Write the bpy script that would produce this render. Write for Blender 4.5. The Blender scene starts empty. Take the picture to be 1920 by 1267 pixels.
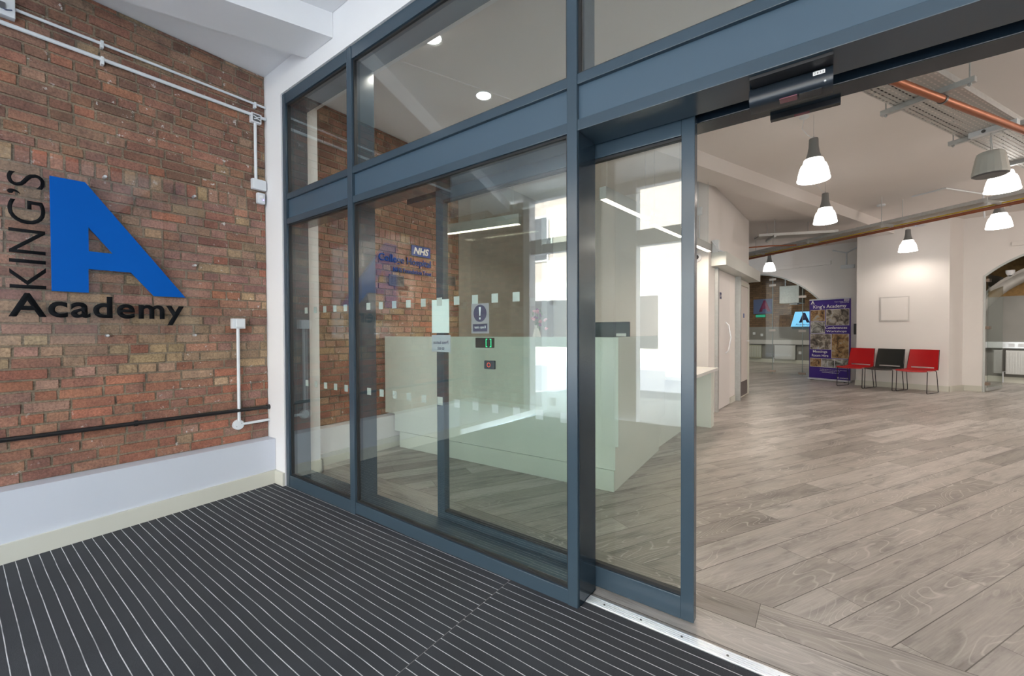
import bpy, bmesh, math, random
from mathutils import Vector, Matrix
R = math.radians
random.seed(7)
SC = bpy.context.scene
COL = SC.collection
# ------------------------------------------------------------------ camera
YAW, PITCH, ROLL, FPX = .638, -.0146, -.004, 785.26
cd = bpy.data.cameras.new('camera'); cam = bpy.data.objects.new('camera', cd); COL.objects.link(cam)
fw = Vector((-math.sin(YAW)*math.cos(PITCH), math.cos(YAW)*math.cos(PITCH), math.sin(PITCH)))
rt = Vector((math.cos(YAW), math.sin(YAW), 0)); up = rt.cross(fw)
r2 = rt*math.cos(ROLL) + up*math.sin(ROLL); u2 = up*math.cos(ROLL) - rt*math.sin(ROLL)
cam.matrix_world = Matrix(((r2.x,u2.x,-fw.x,3.4848),(r2.y,u2.y,-fw.y,-1.6211),(r2.z,u2.z,-fw.z,1.2075),(0,0,0,1)))
cd.sensor_width = 36; cd.lens = FPX/1920*36; cd.clip_start = .05; cd.clip_end = 200
SC.camera = cam
# ------------------------------------------------------------------ light and exposure
w = bpy.data.worlds.new('sky'); SC.world = w; w.use_nodes = True
bg = w.node_tree.nodes['Background']; bg.inputs[0].default_value = (.68,.84,1.0,1); bg.inputs[1].default_value = 6.0
sd = bpy.data.lights.new('sun', 'SUN'); sd.energy = 31; sd.angle = R(1); sd.color = (.97,.98,1)
sun = bpy.data.objects.new('sun', sd); COL.objects.link(sun)
sun.rotation_euler = Vector((.35,-.75,-.85)).to_track_quat('-Z','Y').to_euler()
SC.view_settings.view_transform = 'Standard'; SC.view_settings.look = 'None'
SC.view_settings.exposure = 0.0; SC.view_settings.gamma = 1
SC.view_settings.use_curve_mapping = False
# ------------------------------------------------------------------ materials
def srgb(r, g, b):
    f = lambda c: (c/255/12.92) if c/255 <= .04045 else ((c/255+.055)/1.055)**2.4
    return (f(r), f(g), f(b), 1)
MATS = {}
def nodes(name):
    m = bpy.data.materials.new(name); m.use_nodes = True
    nt = m.node_tree; b = nt.nodes['Principled BSDF']; MATS[name] = m
    return m, nt, b
def N(nt, t, **kw):
    n = nt.nodes.new(t)
    for k, v in kw.items(): setattr(n, k, v)
    return n
def mth(nt, op, a, b=None, c=None):
    n = nt.nodes.new('ShaderNodeMath'); n.operation = op
    for i, v in enumerate((a, b, c)):
        if v is None: continue
        if isinstance(v, (int, float)): n.inputs[i].default_value = v
        else: nt.links.new(v, n.inputs[i])
    return n.outputs[0]
def mixc(nt, f, a, b, mode='MIX'):
    n = nt.nodes.new('ShaderNodeMix'); n.data_type = 'RGBA'; n.blend_type = mode
    for i, v in ((0, f), (6, a), (7, b)):
        if isinstance(v, (int, float)): n.inputs[i].default_value = v
        elif isinstance(v, tuple): n.inputs[i].default_value = v
        else: nt.links.new(v, n.inputs[i])
    return n.outputs[2]
def coord(nt, scale=(1,1,1), rot=(0,0,0), loc=(0,0,0)):
    t = N(nt, 'ShaderNodeTexCoord'); mp = N(nt, 'ShaderNodeMapping')
    mp.inputs['Location'].default_value = loc; mp.inputs['Rotation'].default_value = rot; mp.inputs['Scale'].default_value = scale
    nt.links.new(t.outputs['Object'], mp.inputs[0]); return mp.outputs[0]
def noise(nt, vec, scale, detail=3, rough=.5, dist=0):
    n = N(nt, 'ShaderNodeTexNoise'); nt.links.new(vec, n.inputs['Vector'])
    n.inputs['Scale'].default_value = scale; n.inputs['Detail'].default_value = detail
    n.inputs['Roughness'].default_value = rough; n.inputs['Distortion'].default_value = dist
    return n.outputs['Fac']
def ramp(nt, fac, stops):
    n = N(nt, 'ShaderNodeValToRGB'); nt.links.new(fac, n.inputs[0])
    e = n.color_ramp.elements
    while len(e) < len(stops): e.new(.5)
    for el, (p, c) in zip(e, stops): el.position = p; el.color = c if isinstance(c, tuple) else (c,c,c,1)
    return n.outputs[0]
def bump(nt, b, h, strength=.2, dist=.01):
    n = N(nt, 'ShaderNodeBump'); n.inputs['Strength'].default_value = strength; n.inputs['Distance'].default_value = dist
    nt.links.new(h, n.inputs['Height']); nt.links.new(n.outputs[0], b.inputs['Normal'])
def mat(name, col, rough=.5, metal=0, var=.04, vs=6, bmp=0, bs=60, emit=None, es=0, spec=.5):
    m, nt, b = nodes(name)
    v = coord(nt)
    c = col if len(col) == 4 else (*col, 1)
    if var:
        f = noise(nt, v, vs, 4)
        lo = tuple(x*(1-var) for x in c[:3])+(1,); hi = tuple(min(1, x*(1+var)) for x in c[:3])+(1,)
        nt.links.new(mixc(nt, f, lo, hi), b.inputs['Base Color'])
    else: b.inputs['Base Color'].default_value = c
    b.inputs['Roughness'].default_value = rough; b.inputs['Metallic'].default_value = metal
    b.inputs['Specular IOR Level'].default_value = spec
    if bmp: bump(nt, b, noise(nt, v, bs, 4), bmp, .005)
    if emit: b.inputs['Emission Color'].default_value = (*emit[:3], 1); b.inputs['Emission Strength'].default_value = es
    return m
WHITE = mat('white_plaster', (.80,.80,.81), .55, bmp=.12, bs=25, var=.03, vs=2)
PLINTH = mat('blue_grey_plinth_paint', (.60,.64,.72), .5, bmp=.1, bs=25, var=.03, vs=2)
IWHITE = mat('warm_white_plaster', (.78,.755,.735), .6, bmp=.12, bs=25, var=.03, vs=2)
CEIL = mat('ceiling_paint', (.74,.70,.67), .75, bmp=.1, bs=12, var=.04, vs=1)
CREAM = mat('cream_skirting_paint', (.62,.62,.55), .4, var=.03)
FRAME = mat('slate_blue_powder_coat', srgb(57,73,85), .2, bmp=.05, bs=120, var=.06, vs=3)
PANEL = mat('slate_blue_panel', srgb(67,87,103), .32, bmp=.05, bs=40, var=.08, vs=2)
DARKF = mat('dark_slate_gloss', srgb(34,46,56), .16, var=.06, spec=.3)
RUBBER = mat('black_rubber', (.012,.013,.015), .6, var=0)
BLACK = mat('black_vinyl', (.012,.013,.016), .45, var=0)
LETTER = mat('matt_black_vinyl', (.008,.009,.011), .8, var=0, spec=.1)
BLUE = mat('logo_blue', srgb(0,88,178), .6, var=.02, vs=30, spec=.12)
PVC = mat('white_pvc', (.70,.73,.76), .35, var=.03)
PIPEB = mat('black_pipe_paint', (.012,.012,.013), .3, var=.1)
STEEL = mat('galvanised_steel', (.50,.52,.52), .38, .55, var=.15, vs=30)
ALU = mat('brushed_aluminium', (.80,.82,.85), .3, .7, var=.08, vs=50)
COPPER = mat('copper_pipe', (.36,.125,.06), .42, .6, var=.15, vs=12)
YELLOW = mat('yellow_tape', (.60,.42,.02), .5, var=.1)
GREYH = mat('grey_lamp_enamel', (.20,.205,.205), .5, var=.03)
LAMPG = mat('glowing_lamp_shade', (.9,.9,.88), .4, var=0, emit=(1,.95,.90), es=3.2)
LINEAR = mat('led_diffuser', (.9,.9,.9), .4, var=0, emit=(1,.84,.68), es=7)
DOWN = mat('downlight_lens', (.9,.9,.9), .4, var=0, emit=(1,.96,.92), es=8)
DESK = mat('white_laminate', (.70,.76,.71), .25, var=.02)
DESKP = mat('pale_laminate_top', (.78,.80,.78), .25, var=.02)
SPK = mat('speaker_beige_plastic', (.42,.43,.40), .5, var=.02)
RED = mat('red_plastic', (.38,.003,.006), .35, var=.03)
CHAIRB = mat('black_plastic', (.016,.017,.015), .4, var=.03)
CHROME = mat('dark_wire_metal', (.05,.05,.055), .3, .8, var=0)
BRONZE = mat('bronze_fitting', (.27,.21,.17), .35, .7, var=.05)
PURPLE = mat('banner_purple', srgb(58,34,128), .5, var=.04)
TXTW = mat('print_white', (.80,.80,.80), .5, var=0)
CONC = mat('grey_concrete_paint', (.22,.215,.20), .6, bmp=.2, var=.2, vs=2)
VAULT = mat('grey_vault_plaster', (.40,.39,.37), .6, bmp=.2, var=.12, vs=2)
RADW = mat('radiator_white', (.62,.63,.62), .35, var=.03)
PAPER = mat('white_card', (.80,.84,.84), .5, var=.02)
NAVY = mat('navy_print', (.03,.04,.12), .5, var=0)
NHSB = mat('blue_print', (.008,.06,.28), .5, var=0)
MONB = mat('monitor_black', (.02,.03,.045), .35, var=.03)
PINK = mat('pink_petals', (.60,.25,.30), .7, var=.3, vs=60)
PLUM = mat('purple_petals', (.22,.05,.18), .7, var=.3, vs=60)
LEAF = mat('green_leaves', (.10,.16,.07), .6, var=.3, vs=60)
CERAM = mat('white_ceramic', (.72,.70,.66), .25, var=.02)
SCREEN = mat('blue_lit_screen', (.1,.3,.5), .3, var=0, emit=(.22,.62,.95), es=.9)
GREENS = mat('green_exit_sign', (.03,.35,.22), .4, var=0, emit=(.05,.5,.3), es=.3)
FOIL = mat('silver_foil_lagging', (.60,.60,.57), .35, .6, bmp=.9, bs=30, var=.2, vs=20)
ASPH = mat('road_asphalt', (.30,.31,.34), .8, var=.1, bmp=.3, bs=80)
PAVE = mat('pavement_stone', (.50,.50,.50), .8, var=.1)
CREAMST = mat('cream_render', (.75,.71,.62), .7, var=.06)
GREYPL = mat('grey_plastic', (.10,.10,.105), .4, var=0)
FROST = mat('frosted_sticker', (.50,.56,.55), .6, var=.05)
BRASS = mat('kick_plate', (.20,.18,.18), .35, .6, var=.05)

def glass_mat(name, tint, ior):
    m = bpy.data.materials.new(name); m.use_nodes = True; nt = m.node_tree; nt.nodes.clear()
    o = N(nt, 'ShaderNodeOutputMaterial'); mx = N(nt, 'ShaderNodeMixShader')
    tr = N(nt, 'ShaderNodeBsdfTransparent'); tr.inputs[0].default_value = (*tint, 1)
    gl = N(nt, 'ShaderNodeBsdfGlossy'); gl.inputs['Roughness'].default_value = 0.0; gl.inputs['Color'].default_value = (1,1,1,1)
    fr = N(nt, 'ShaderNodeFresnel'); ge = N(nt, 'ShaderNodeNewGeometry')
    i = mth(nt, 'ADD', mth(nt, 'MULTIPLY', ge.outputs['Backfacing'], 1/ior-ior), ior)
    nt.links.new(i, fr.inputs['IOR'])
    nt.links.new(fr.outputs[0], mx.inputs[0]); nt.links.new(tr.outputs[0], mx.inputs[1]); nt.links.new(gl.outputs[0], mx.inputs[2])
    nt.links.new(mx.outputs[0], o.inputs[0]); return m
GLASS = glass_mat('window_glass', (.93,.96,.945), 1.78)
GLASSD = glass_mat('door_glass', (.93,.965,.94), 1.85)
CLEAR = glass_mat('clear_glass', (.95,.965,.955), 1.16)
ACRYL = glass_mat('clear_acrylic', (.985,.985,.985), 1.38)

def brick_mat(name):
    m, nt, b = nodes(name); v = coord(nt)
    at = N(nt, 'ShaderNodeAttribute'); at.attribute_name = 'Col'
    big = noise(nt, v, 9, 6, .65); fine = noise(nt, v, 90, 5, .7)
    c = mixc(nt, 1.0, at.outputs['Color'], ramp(nt, big, [(.25,(.62,.60,.62,1)),(.6,(1.12,1.08,1.0,1))]), 'MULTIPLY')
    c = mixc(nt, .7, c, ramp(nt, fine, [(.32,(.45,.44,.43,1)),(.62,(1.3,1.3,1.3,1))]), 'MULTIPLY')
    sp = noise(nt, v, 24, 8, .72); mask = noise(nt, v, 2.2, 2)
    f = mth(nt, 'MULTIPLY', ramp(nt, sp, [(.615,0.),(.65,1.)]), ramp(nt, mask, [(.44,0.),(.56,1.)]))
    c = mixc(nt, mth(nt, 'MULTIPLY', f, .85), c, (.70,.68,.66,1))
    nt.links.new(c, b.inputs['Base Color']); b.inputs['Roughness'].default_value = .88
    bump(nt, b, mth(nt, 'ADD', fine, big), .7, .006); return m
BRICK = brick_mat('old_brick')

def mat_floor():
    m, nt, b = nodes('grey_oak_planks')
    v = coord(nt, rot=(0,0,-R(61.7)), loc=(0,0,0))
    s = N(nt, 'ShaderNodeSeparateXYZ'); nt.links.new(v, s.inputs[0])
    U, V = s.outputs[0], s.outputs[1]
    W, L = .170, 1.25
    # phase so that a joint passes through (3.129,.515)
    a = R(61.7); v0 = -3.129*math.sin(a)+.515*math.cos(a)
    vv = mth(nt, 'DIVIDE', mth(nt, 'SUBTRACT', V, v0-50*W), W)
    row = mth(nt, 'FLOOR', vv); fv = mth(nt, 'FRACT', vv)
    h = N(nt, 'ShaderNodeTexWhiteNoise', noise_dimensions='1D'); nt.links.new(row, h.inputs['W'])
    uu = mth(nt, 'ADD', mth(nt, 'DIVIDE', mth(nt, 'ADD', U, 50), L), mth(nt, 'MULTIPLY', h.outputs['Value'], 7.3))
    cell = mth(nt, 'FLOOR', uu); fu = mth(nt, 'FRACT', uu)
    return m, nt, b, v, U, V, row, fv, cell, fu, W, L
def finish_wood(nt, b, U, V, row, fv, cell, fu, W, L, rough=.36):
    idn = mth(nt, 'ADD', mth(nt, 'MULTIPLY', row, 17.31), mth(nt, 'MULTIPLY', cell, 5.77))
    h2 = N(nt, 'ShaderNodeTexWhiteNoise', noise_dimensions='1D'); nt.links.new(idn, h2.inputs['W'])
    hv = h2.outputs['Value']
    cx = N(nt, 'ShaderNodeCombineXYZ')
    nt.links.new(mth(nt, 'ADD', mth(nt, 'MULTIPLY', U, 1.0), mth(nt, 'MULTIPLY', hv, 37)), cx.inputs[0])
    nt.links.new(mth(nt, 'MULTIPLY', V, 5.0), cx.inputs[1]); nt.links.new(mth(nt, 'MULTIPLY', hv, 91), cx.inputs[2])
    P = cx.outputs[0]
    base = noise(nt, P, 1.3, 1.5, .4, .25)
    rings = mth(nt, 'FRACT', mth(nt, 'MULTIPLY', base, 22))
    ringl = ramp(nt, rings, [(.0,1.),(.10,.0),(.88,.0),(1.,1.)])
    cy = N(nt, 'ShaderNodeCombineXYZ')
    nt.links.new(mth(nt, 'MULTIPLY', U, 3), cy.inputs[0]); nt.links.new(mth(nt, 'MULTIPLY', V, 80), cy.inputs[1]); nt.links.new(hv, cy.inputs[2])
    fib = noise(nt, cy.outputs[0], 2.0, 4, .6)
    blot = noise(nt, P, 2.4, 5, .6, .3)
    c = ramp(nt, hv, [(0,(.23,.21,.19,1)),(.5,(.32,.295,.27,1)),(1,(.42,.395,.37,1))])
    c = mixc(nt, .9, c, ramp(nt, blot, [(.30,(.50,.49,.49,1)),(.48,(1,1,1,1)),(.7,(1.22,1.21,1.20,1))]), 'MULTIPLY')
    c = mixc(nt, .6, c, ramp(nt, fib, [(.3,(.74,.73,.72,1)),(.7,(1.15,1.15,1.15,1))]), 'MULTIPLY')
    sel = ramp(nt, noise(nt, P, .9, 2), [(.38,0.),(.55,1.)])
    c = mixc(nt, mth(nt, 'MULTIPLY', mth(nt, 'MULTIPLY', ringl, sel), .6), c, (.58,.54,.51,1))
    kn = ramp(nt, noise(nt, P, 3.1, 2, .4), [(.20,1.),(.27,0.)])
    c = mixc(nt, mth(nt, 'MULTIPLY', kn, .6), c, (.10,.085,.075,1))
    jv = mth(nt, 'LESS_THAN', mth(nt, 'ABSOLUTE', mth(nt, 'SUBTRACT', fv, .5)), .5-.0019/W)
    ju = mth(nt, 'LESS_THAN', mth(nt, 'ABSOLUTE', mth(nt, 'SUBTRACT', fu, .5)), .5-.0012/L)
    j = mth(nt, 'MULTIPLY', jv, ju)
    c = mixc(nt, j, (.07,.058,.05,1), c)
    nt.links.new(c, b.inputs['Base Color']); b.inputs['Roughness'].default_value = rough
    bump(nt, b, mth(nt, 'ADD', mth(nt, 'MULTIPLY', fib, .15), j), .35, .003)
_f = mat_floor(); WOOD = _f[0]; finish_wood(_f[1], _f[2], *_f[4:])
def mat_trim():
    m, nt, b = nodes('grey_oak_border'); v = coord(nt); s = N(nt, 'ShaderNodeSeparateXYZ'); nt.links.new(v, s.inputs[0])
    W, L = .186, 1.75
    vv = mth(nt, 'DIVIDE', mth(nt, 'ADD', s.outputs[1], W*20-.135), W); row = mth(nt, 'FLOOR', vv); fv = mth(nt, 'FRACT', vv)
    uu = mth(nt, 'DIVIDE', mth(nt, 'SUBTRACT', s.outputs[0], mth(nt, 'ADD', 3.271-.9-L*10, mth(nt, 'MULTIPLY', mth(nt, 'MODULO', row, 2), .9))), L)
    finish_wood(nt, b, s.outputs[0], s.outputs[1], row, fv, mth(nt, 'FLOOR', uu), mth(nt, 'FRACT', uu), W, L); return m
TRIMW = mat_trim()
def mat_carpet():
    m, nt, b = nodes('charcoal_carpet_with_metal_strips'); v = coord(nt); s = N(nt, 'ShaderNodeSeparateXYZ'); nt.links.new(v, s.inputs[0])
    X, Y = s.outputs[0], s.outputs[1]; PT = .0440
    side = mth(nt, 'GREATER_THAN', X, 2.265)
    wob = mth(nt, 'MULTIPLY', mth(nt, 'SUBTRACT', noise(nt, v, 3.0, 1), .5), .006)
    yy = mth(nt, 'ADD', mth(nt, 'ADD', mth(nt, 'DIVIDE', mth(nt, 'ADD', Y, 40.0), PT), mth(nt, 'MULTIPLY', side, .42)), mth(nt, 'DIVIDE', wob, PT))
    fy = mth(nt, 'FRACT', yy)
    line = mth(nt, 'GREATER_THAN', mth(nt, 'ABSOLUTE', mth(nt, 'SUBTRACT', fy, .5)), .5-.0016/PT)
    seam = mth(nt, 'LESS_THAN', mth(nt, 'ABSOLUTE', mth(nt, 'SUBTRACT', X, 2.265)), .0008)
    br = noise(nt, v, 12, 3)
    fl = noise(nt, v, 420, 3, .8); bl = noise(nt, v, 2.5, 3)
    c = mixc(nt, fl, (.007,.009,.012,1), (.072,.079,.094,1))
    c = mixc(nt, .5, c, ramp(nt, bl, [(.3,(.7,.7,.7,1)),(.7,(1.25,1.25,1.25,1))]), 'MULTIPLY')
    c = mixc(nt, line, c, ramp(nt, br, [(.35,(.42,.43,.45,1)),(.6,(.80,.82,.85,1))]))
    c = mixc(nt, seam, c, (.34,.33,.32,1))
    nt.links.new(c, b.inputs['Base Color'])
    nt.links.new(mth(nt, 'SUBTRACT', .97, mth(nt, 'MULTIPLY', line, .45)), b.inputs['Roughness'])
    nt.links.new(mth(nt, 'MULTIPLY', line, .6), b.inputs['Metallic'])
    bump(nt, b, fl, .8, .004); return m
CARPET = mat_carpet()
def mat_tray():
    m, nt, b = nodes('perforated_steel'); v = coord(nt); s = N(nt, 'ShaderNodeSeparateXYZ'); nt.links.new(v, s.inputs[0])
    fx = mth(nt, 'FRACT', mth(nt, 'DIVIDE', s.outputs[0], .055)); ry = mth(nt, 'DIVIDE', s.outputs[1], .030); fy = mth(nt, 'FRACT', ry)
    off = mth(nt, 'MULTIPLY', mth(nt, 'FLOORED_MODULO', mth(nt, 'FLOOR', ry), 2), .5)
    fx = mth(nt, 'FRACT', mth(nt, 'ADD', mth(nt, 'DIVIDE', s.outputs[0], .055), off))
    a = mth(nt, 'LESS_THAN', mth(nt, 'ABSOLUTE', mth(nt, 'SUBTRACT', fx, .5)), .32)
    c = mth(nt, 'LESS_THAN', mth(nt, 'ABSOLUTE', mth(nt, 'SUBTRACT', fy, .5)), .18)
    b.inputs['Base Color'].default_value = (.55,.55,.53,1); b.inputs['Metallic'].default_value = .4; b.inputs['Roughness'].default_value = .45
    nt.links.new(mth(nt, 'SUBTRACT', 1, mth(nt, 'MULTIPLY', a, c)), b.inputs['Alpha']); return m
TRAY = mat_tray()
def mat_photo(name, seed, a, bb, c):
    m, nt, b = nodes(name); v = coord(nt, loc=(seed*3.1,seed,0))
    f = noise(nt, v, 7, 5, .7, .8)
    nt.links.new(ramp(nt, f, [(.36,a),(.48,bb),(.58,c),(.74,(.25,.42,.62,1))]), b.inputs['Base Color']); b.inputs['Roughness'].default_value = .5; return m
PH = [mat_photo('printed_photo_%d' % i, i, *p) for i, p in enumerate([
    ((.03,.02,.015,1),(.30,.17,.07,1),(.45,.33,.18,1)), ((.03,.025,.02,1),(.20,.17,.14,1),(.50,.45,.38,1)),
    ((.05,.05,.045,1),(.25,.25,.23,1),(.55,.54,.50,1))])]

# ------------------------------------------------------------------ mesh helpers
class MB:
    def __init__(s): s.bm = bmesh.new()
    def box(s, x0, x1, y0, y1, z0, z1, M=None, bev=0):
        vs = [s.bm.verts.new((x, y, z)) for x in (x0, x1) for y in (y0, y1) for z in (z0, z1)]
        if M is not None:
            for q in vs: q.co = M @ q.co
        f = []
        for q in ((0,1,3,2),(4,6,7,5),(0,4,5,1),(2,3,7,6),(0,2,6,4),(1,5,7,3)): f.append(s.bm.faces.new([vs[i] for i in q]))
        if bev: bmesh.ops.bevel(s.bm, geom=list({e for g in f for e in g.edges}), offset=bev, segments=2, affect='EDGES', profile=.6)
        return s
    def prism(s, pts, lo, hi, axis='z', M=None):
        def P(a, b, h): return {'z': (a, b, h), 'y': (a, h, b), 'x': (h, a, b)}[axis]
        A = [s.bm.verts.new(P(a, b, lo)) for a, b in pts]; B = [s.bm.verts.new(P(a, b, hi)) for a, b in pts]
        if M is not None:
            for q in A+B: q.co = M @ q.co
        s.bm.faces.new(A); s.bm.faces.new(list(reversed(B))); n = len(pts)
        for i in range(n): s.bm.faces.new((A[i], B[i], B[(i+1) % n], A[(i+1) % n]))
        return s
    def tube(s, path, r, seg=10, cap=True):
        path = [Vector(p) for p in path]; rings = []; prev = None
        for i, p in enumerate(path):
            t = (path[min(i+1, len(path)-1)]-path[max(i-1, 0)]).normalized()
            if prev is None:
                a = t.orthogonal().normalized()
            else: a = (prev-t*prev.dot(t)).normalized()
            prev = a; b = t.cross(a)
            rr = r[i] if isinstance(r, (list, tuple)) else r
            rings.append([s.bm.verts.new(p+a*rr*math.cos(k*2*math.pi/seg)+b*rr*math.sin(k*2*math.pi/seg)) for k in range(seg)])
        for i in range(len(rings)-1):
            for k in range(seg): s.bm.faces.new((rings[i][k], rings[i][(k+1) % seg], rings[i+1][(k+1) % seg], rings[i+1][k]))
        if cap: s.bm.faces.new(list(reversed(rings[0]))); s.bm.faces.new(rings[-1])
        return s
    def lathe(s, prof, c=(0,0,0), seg=32, M=None):
        rings = []
        for r, z in prof:
            rings.append([s.bm.verts.new((c[0]+max(r,.0004)*math.cos(k*2*math.pi/seg), c[1]+max(r,.0004)*math.sin(k*2*math.pi/seg), c[2]+z)) for k in range(seg)])
        if M is not None:
            for g in rings:
                for q in g: q.co = M @ q.co
        for i in range(len(rings)-1):
            for k in range(seg): s.bm.faces.new((rings[i][k], rings[i][(k+1) % seg], rings[i+1][(k+1) % seg], rings[i+1][k]))
        return s
    def ball(s, c, r, sc=(1,1,1), sub=2):
        g = bmesh.ops.create_icosphere(s.bm, subdivisions=sub, radius=r)
        for q in g['verts']: q.co = Vector((q.co.x*sc[0], q.co.y*sc[1], q.co.z*sc[2]))+Vector(c)
        return s
    def build(s, name, m, parent=None, smooth=False, fix=True):
        if fix: bmesh.ops.recalc_face_normals(s.bm, faces=s.bm.faces)
        me = bpy.data.meshes.new(name); s.bm.to_mesh(me); s.bm.free()
        me.materials.append(m)
        if smooth:
            for p in me.polygons: p.use_smooth = True
            try: me.set_sharp_from_angle(angle=R(38))
            except Exception: pass
        o = bpy.data.objects.new(name, me); COL.objects.link(o)
        if parent is not None: adopt(o, parent)
        return o
def wm(o):
    m = o.matrix_basis.copy()
    return wm(o.parent) @ o.matrix_parent_inverse @ m if o.parent else m
def adopt(o, p): o.parent = p; o.matrix_parent_inverse = wm(p).inverted()
def tag(o, label=None, cat=None, group=None, kind=None):
    if label: o['label'] = label
    if cat: o['category'] = cat
    if group: o['group'] = group
    if kind: o['kind'] = kind
    return o
def empty(name, loc, label=None, cat=None, group=None, kind=None, rz=0):
    o = bpy.data.objects.new(name, None); COL.objects.link(o); o.location = loc; o.rotation_euler = (0,0,rz)
    o.empty_display_size = .05
    return tag(o, label, cat, group, kind)
def struct(o): o['kind'] = 'structure'; return o
def copy_tree(o, parent=None):
    c = o.copy(); COL.objects.link(c)
    if parent is not None: c.parent = parent
    for ch in list(o.children): copy_tree(ch, c)
    return c
def text(name, s, m, parent, o, ux, uy, w, h, ext=.003, bold=0, font_shear=0, sp=1.0):
    """text fitted in a w x h box whose lower left corner is o"""
    cu = bpy.data.curves.new(name, 'FONT'); cu.body = s; cu.offset = bold; cu.resolution_u = 5; cu.shear = font_shear; cu.fill_mode = 'FRONT'; cu.space_character = sp
    t = bpy.data.objects.new(name, cu); COL.objects.link(t)
    bpy.context.view_layer.update()
    me = bpy.data.meshes.new_from_object(t.evaluated_get(bpy.context.evaluated_depsgraph_get()))
    bpy.data.objects.remove(t); bpy.data.curves.remove(cu)
    xs = [q.co.x for q in me.vertices]; ys = [q.co.y for q in me.vertices]
    x0, x1, y0, y1 = min(xs), max(xs), min(ys), max(ys)
    ux = Vector(ux).normalized(); uy = Vector(uy).normalized(); n = ux.cross(uy); o = Vector(o)
    bm = bmesh.new(); bm.from_mesh(me); bpy.data.meshes.remove(me)
    for q in bm.verts: q.co = o+ux*((q.co.x-x0)/(x1-x0)*w)+uy*((q.co.y-y0)/(y1-y0)*h)
    bmesh.ops.remove_doubles(bm, verts=bm.verts, dist=1e-6)
    r = bmesh.ops.extrude_face_region(bm, geom=list(bm.faces))
    for q in r['geom']:
        if isinstance(q, bmesh.types.BMVert): q.co += n*ext
    b = MB(); b.bm.free(); b.bm = bm
    return b.build(name, m, parent)
def frameM(o, ang):  # local frame: x along wall, y into wall
    return Matrix.Translation(Vector((o[0], o[1], 0))) @ Matrix.Rotation(ang, 4, 'Z')

# ------------------------------------------------------------------ setting: floors, ceilings
def zmat(x, y): return -.03*max(0, 1-(x+.15)/2.75)+.023*min(0, y)
b = MB(); xs = [-.154, 2.6, 6.24]; ys = [-3.9, .062]
g = [[b.bm.verts.new((x, y, zmat(x, y)+(-.0 if x < 2.5 else 0))) for y in ys] for x in xs]
g2 = [[b.bm.verts.new((x, y, -.14)) for y in ys] for x in xs]
for i in range(2):
    b.bm.faces.new((g[i][0], g[i+1][0], g[i+1][1], g[i][1])); b.bm.faces.new((g2[i][0], g2[i][1], g2[i+1][1], g2[i+1][0]))
    for j in (0, 1): b.bm.faces.new((g[i][j], g[i+1][j], g2[i+1][j], g2[i][j]))
for i in (0, 2): b.bm.faces.new((g[i][0], g[i][1], g2[i][1], g2[i][0]))
tag(b.build('entrance_mat', CARPET), 'charcoal ribbed entrance mat with thin metal strips covering the porch floor', 'mat')
struct(MB().box(-3, 10, .508, 19, -.12, 0).build('floor', WOOD))
tag(struct(MB().box(-.6, 10, .118, .508, -.12, 0).build('floor_border', TRIMW)))
struct(MB().prism([(-.6,-4.4),(10,-4.4),(10,20),(-3,20),(-3,-4.4)], 3.42, 3.7).build('ceiling', CEIL))
def bl(y): return .412+.382*y
def br(y): return .771+.382*y
struct(MB().prism([(-2.6,-4.1),(bl(-4.1),-4.1),(bl(-.01),-.01),(-2.6,-.01)], 3.345, 3.42).build('ceiling_porch_low', WHITE))
struct(MB().prism([(-.6,.29),(bl(.29),.29),(bl(12),12),(-.6,12)], 3.345, 3.42).build('ceiling_low', CEIL))
struct(MB().prism([(br(.29),.29),(9.9,.29),(9.9,2.6),(br(2.6),2.6)], 3.243, 3.42).build('ceiling_reception', CEIL))
struct(MB().prism([(bl(-4.1),-4.1),(br(-4.1),-4.1),(br(-.012),-.012),(bl(-.012),-.012)], 3.235, 3.42).build('trim_1', WHITE))
struct(MB().prism([(bl(.29),.29),(br(.29),.29),(br(12.2),12.2),(bl(12.2),12.2)], 3.235, 3.42).build('trim_2', CEIL))
struct(MB().prism([(br(-4.1),-4.1),(6.4,-4.1),(6.4,-.012),(br(-.012),-.012)], 3.405, 3.42).build('ceiling_porch', WHITE))

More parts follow.
